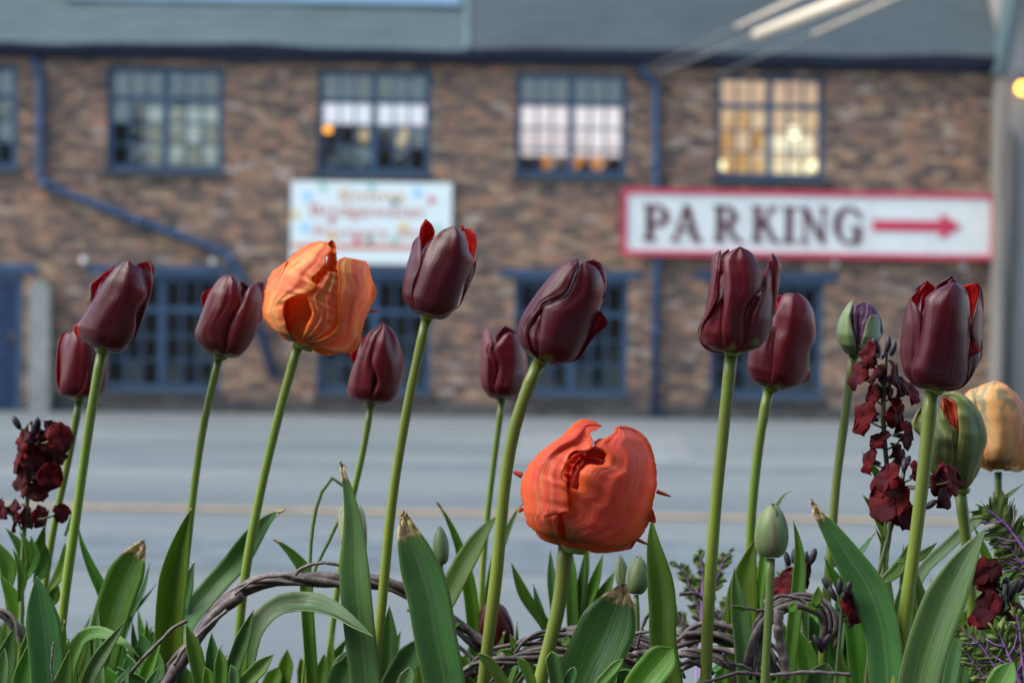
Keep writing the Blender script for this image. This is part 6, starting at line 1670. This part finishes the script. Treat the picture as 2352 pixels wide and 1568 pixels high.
wallflower('tall wallflower spike of dark red blooms left of the right-hand dark tulip', 1.47,
    [(2036, 800), (2032, 860), (2028, 950), (2034, 1040), (2042, 1120), (2046, 1200), (2030, 1300), (2015, 1400)],
    [(1996, 815, 40), (1972, 862, 42), (2052, 868, 46), (2086, 895, 44), (2006, 905, 30), (1986, 956, 50), (2058, 952, 46), (2080, 1000, 40), (1998, 1058, 38), (2020, 1010, 32), (2062, 1040, 34), (2040, 890, 34), (2016, 860, 30)],
    [(2012, 796, 44, -0.4), (2040, 788, 34, 0.1), (2052, 800, 34, 0.3), (2030, 812, 26), (2070, 1050, 40, 0.2), (2082, 1062, 36, 0.5), (2060, 1066, 34, -0.1)],
    [lv(1980, 1038, 2036, 1204, 24), lv(1982, 1136, 2034, 1242, 26), lv(2096, 1236, 2012, 1346, 32), lv(2010, 1210, 2030, 1330, 14)], 13)
wallflower('branching wallflower with drooping dark red blooms beneath the tall right-hand tulip', 1.44,
    [(2076, 1078), (2066, 1140), (2050, 1200), (2030, 1270), (2010, 1350), (2000, 1450)],
    [(2050, 1150, 62), (2168, 1112, 60), (2030, 1120, 36), (2070, 1180, 46), (2110, 1085, 34), (2185, 1108, 40), (2042, 1098, 40)], [(2138, 1158, 34, 1.5), (2078, 1066, 36, 0.2)],
    [lv(2152, 1246, 2060, 1290, 22, 'y'), lv(1995, 1290, 2008, 1370, 20)], 11)
wallflower('full wallflower spike of dark red blooms at the left edge', 1.66,
    [(72, 975), (68, 1040), (66, 1120), (58, 1190), (52, 1280), (50, 1380)],
    [(54, 1014), (112, 996), (138, 1004, 42), (48, 1058), (100, 1064), (54, 1094), (114, 1096), (78, 1030), (128, 1040), (86, 1128, 30), (24, 1174), (58, 1186), (92, 1186, 32), (140, 1180, 26), (38, 1190), (82, 1080), (70, 1056), (4, 1170, 30), (110, 1020, 36), (90, 1004, 34), (60, 1120, 30)],
    [(38, 970, 34, -0.6), (66, 980, 30), (86, 974, 36, 0.1), (74, 990, 30)],
    [lv(104, 1204, 40, 1310, 30, 'y'), lv(14, 1212, 60, 1320, 24), lv(72, 1230, 60, 1330, 32), lv(100, 1240, 80, 1340, 36), lv(150, 1245, 110, 1360, 28, 'y'), lv(0, 1318, 40, 1460, 42, 'y'), lv(130, 1330, 100, 1400, 30), lv(-10, 1240, 20, 1360, 40), lv(30, 1260, 44, 1380, 24), lv(20, 1400, 45, 1560, 26), lv(70, 1380, 50, 1520, 26), lv(45, 1220, 66, 1300, 18, 'y')], 12)
wallflower('small wallflower with one red bloom and dark buds right of the lone green bud', 1.58,
    [(1840, 1285), (1836, 1330), (1840, 1390), (1850, 1460)], [(1818, 1340, 44), (1842, 1322, 38), (1800, 1348, 36)], [(1808, 1282, 34, -0.3), (1824, 1276, 34, 0.1), (1850, 1282, 34), (1868, 1276, 36, 0.3), (1858, 1292, 30), (1920, 1288, 24)], [], 9)
wallflower('small wallflower of dark buds and a red bloom in front of the curled twig hoop', 1.40,
    [(1936, 1350), (1934, 1400), (1928, 1470), (1920, 1560)], [(1956, 1394, 46), (1975, 1400, 36)], [(1898, 1340, 32, -0.7), (1912, 1362, 34, -0.5), (1928, 1345, 36, 0), (1948, 1350, 36, 0.3), (1940, 1362, 30), (1960, 1425, 34, 0.8), (1884, 1480, 40), (1898, 1470, 36), (1876, 1470, 30, -0.5)], [], 10)
wallflower('wallflower with dark red blooms and black buds at the right edge below the yellow tulip', 1.46,
    [(2308, 1340), (2304, 1400), (2298, 1470), (2296, 1568)], [(2272, 1312, 44), (2274, 1400, 50), (2338, 1416, 50), (2262, 1420, 40), (2266, 1330, 36)], [(2290, 1352, 44, -0.2), (2310, 1346, 44, 0.1), (2330, 1350, 44, 0.4), (2300, 1380, 40), (2322, 1370, 40, 0.2), (2345, 1345, 36, 0.4), (2092, 1474, 34)], [], 10)

# ------------------------------------------------------------------ frilly purple-veined kale
def kale_mat():
    t = NT('kale_leaf')
    uvp = t.coord('UV'); sx = t.n('ShaderNodeSeparateXYZ'); t.l(uvp, sx.inputs[0])
    n = t.noise(t.coord('World'), 90, 4)
    off = t.math('ABSOLUTE', t.math('SUBTRACT', sx.outputs[0], 0.5))
    c = t.ramp(n, [(0.3, (0.17, 0.28, 0.05)), (0.7, (0.32, 0.44, 0.13))])
    c = t.mix(t.maprange(off, 0.0, 0.14, 0.9, 0.0), c, (0.26, 0.06, 0.36))
    c = t.mix(t.maprange(off, 0.45, 0.5, 0.0, 0.7), c, (0.06, 0.035, 0.055))
    return t.bsdf(c, 0.5, t.bump(n, 0.3, 0.001), trans=0.4)
M_KALE = kale_mat()
M_KRIB = plain('purple_rib', (0.44, 0.20, 0.55), 0.45, 0.25, 60)
def kale_leaf(owner, pts, d, width, rib):
    n = 90
    c = spline([P(x, y, d) for x, y in pts], n)               # from foot to tip
    org = np.array(owner.location)
    t = np.gradient(c, axis=0); t /= np.linalg.norm(t, axis=1)[:, None]
    nu = 15; g = np.zeros((n, nu, 3)); W = px(width, d) / 2; ph = rng.uniform(0, 6.28, 6)
    v = np.linspace(0, 1, n)
    lob = [np.clip(0.04 + 0.75 * np.abs(np.sin(v * (9 + 2 * k) + ph[k])) + 0.35 * np.abs(np.sin(v * 30 + ph[k + 2])) + 0.14 * rng.normal(size=n), 0.08, 1.3) for k in (0, 1)]
    env = np.sin(np.pi * np.clip(0.10 + 0.88 * v, 0, 1)) ** 0.7
    for i in range(n):
        a = np.cross(t[i], FWD); a /= np.linalg.norm(a); b = np.cross(t[i], a)
        for j in range(nu):
            u = 2 * j / (nu - 1) - 1; au = abs(u)
            e = lob[0 if u < 0 else 1][i] if au > 0.4 else 0.5 + (lob[0 if u < 0 else 1][i] - 0.5) * (au / 0.4)
            ruf = 0.13 * W * au * math.sin(v[i] * 47 + 5 * u + ph[4]) + 0.06 * W * au * math.sin(v[i] * 83 + ph[5])
            g[i, j] = c[i] + a * u * W * env[i] * e + b * ruf + t[i] * (0.45 * W * au * e)
    sheet('leaf', g, M_KALE, owner, 0.0004, origin=org)
    r = px(rib, d) / 2
    tube('leaf_rib', c[:-4] - FWD * 0.0012, [r, r * 0.8, r * 0.45, r * 0.15], M_KRIB, owner, 7, origin=org)
    for k in range(6):
        i = 8 + k * 12
        if i > n - 8: break
        sd = 1 if k % 2 else -1
        a = np.cross(t[i], FWD); a /= np.linalg.norm(a)
        q = c[i] - FWD * 0.0014
        tube('side_vein', [q, q + sd * a * W * 0.32 + t[i] * W * 0.25, q + sd * a * W * 0.58 + t[i] * W * 0.62], [r * 0.45, r * 0.28, r * 0.1], M_KRIB, owner, 5, origin=org)
def kale(label, x, d, leaves):
    b = P(x, 1568, d); b[2] = SOIL
    t = thing('kale_plant', label, 'kale', b, 0, 'frilly purple-veined kale plants')
    for pts, w, rib in leaves:
        f = to_soil([P(p[0], p[1], d) for p in pts][::-1])[-1] if pts[0][1] > 1400 else None
        kale_leaf(t, pts, d, w, rib)
        q = P(*pts[0], d)
        if q[2] > SOIL + 0.01:
            g_ = np.array((q[0] * 0.6 + b[0] * 0.4, q[1], SOIL))
            tube('stalk', [q, (q + g_) / 2 + np.array((0, 0.004, 0)), g_], [px(rib, d) / 2, px(rib, d) / 1.6], M_KRIB, t, 8, origin=np.array(t.location))
    return t
kale('frilly kale leaf with bright purple rib at the right edge below the yellow tulip', 2420, 1.50, [([(2400, 1330), (2352, 1262), (2310, 1205), (2262, 1164)], 130, 12), ([(2420, 1420), (2370, 1330), (2330, 1300), (2290, 1285)], 90, 9), ([(2410, 1350), (2360, 1310), (2310, 1250), (2275, 1235)], 70, 7)])
kale('frilly purple-veined kale in the lower right corner', 2350, 1.40, [([(2352, 1600), (2330, 1540), (2310, 1490), (2292, 1450)], 120, 14), ([(2340, 1600), (2290, 1540), (2250, 1480), (2205, 1445)], 80, 8), ([(2360, 1600), (2345, 1500), (2340, 1440), (2330, 1400)], 70, 9), ([(2330, 1600), (2270, 1560), (2235, 1520), (2215, 1490)], 60, 6)])
kale('small kale sprig with violet stalks behind the stem of the wine-dark tulip', 1610, 1.74, [([(1612, 1470), (1612, 1380), (1614, 1320), (1606, 1265)], 62, 10), ([(1614, 1420), (1585, 1350), (1570, 1310), (1545, 1290)], 40, 4), ([(1618, 1400), (1645, 1330), (1660, 1290), (1682, 1262)], 44, 4), ([(1620, 1470), (1650, 1420), (1668, 1390), (1690, 1372)], 44, 5), ([(1600, 1490), (1575, 1440), (1560, 1420), (1548, 1395)], 44, 4)])
kale('small kale sprig with violet stalks behind the lone green bud', 1750, 1.76, [([(1745, 1480), (1746, 1380), (1752, 1310), (1762, 1250)], 56, 9), ([(1740, 1400), (1728, 1330), (1722, 1290), (1735, 1255)], 36, 4), ([(1760, 1420), (1785, 1360), (1800, 1330), (1812, 1290)], 40, 4)])
kale('tiny kale sprig at the bottom edge left of the long leaf', 700, 1.78, [([(690, 1610), (698, 1570), (704, 1545), (716, 1515)], 30, 4), ([(700, 1610), (720, 1570), (735, 1550), (742, 1530)], 26, 3)])

# small sprouting leaves on the twigs
t = thing('twig_sprouts', 'small lime-green leaves sprouting from the curled twig hoop', 'leaves', P(1850, 1440, 1.45), 0)
for x, y, x2, y2, w in ((1880, 1345, 1870, 1392, 26), (1895, 1395, 1850, 1388, 22), (1824, 1380, 1812, 1402, 26), (1752, 1418, 1766, 1440, 14), (1690, 1388, 1712, 1400, 12), (1930, 1540, 1915, 1575, 46), (1765, 1520, 1745, 1534, 14)):
    leaf(t, [(x, y), ((x + x2) / 2 + 4, (y + y2) / 2 + 3), (x2, y2)], 1.43, w, 20, 0.3, 0, 'y', soil=False, nv=12, nu=7, base_w=0.3)
t = thing('twig_sprouts', 'small lime-green leaves sprouting from the twig tangle near the coral tulip', 'leaves', P(1250, 1500, 1.52), 0)
for x, y, x2, y2, w in ((1172, 1455, 1180, 1492, 16), (1150, 1490, 1180, 1500, 18), (1270, 1475, 1245, 1490, 16), (1305, 1458, 1290, 1480, 22), (1045, 1415, 1020, 1420, 12), (1062, 1428, 1024, 1438, 12), (1130, 1520, 1110, 1560, 26)):
    leaf(t, [(x, y), ((x + x2) / 2 + 4, (y + y2) / 2 + 3), (x2, y2)], 1.50, w, 20, 0.3, 0, 'y', soil=False, nv=12, nu=7, base_w=0.3)
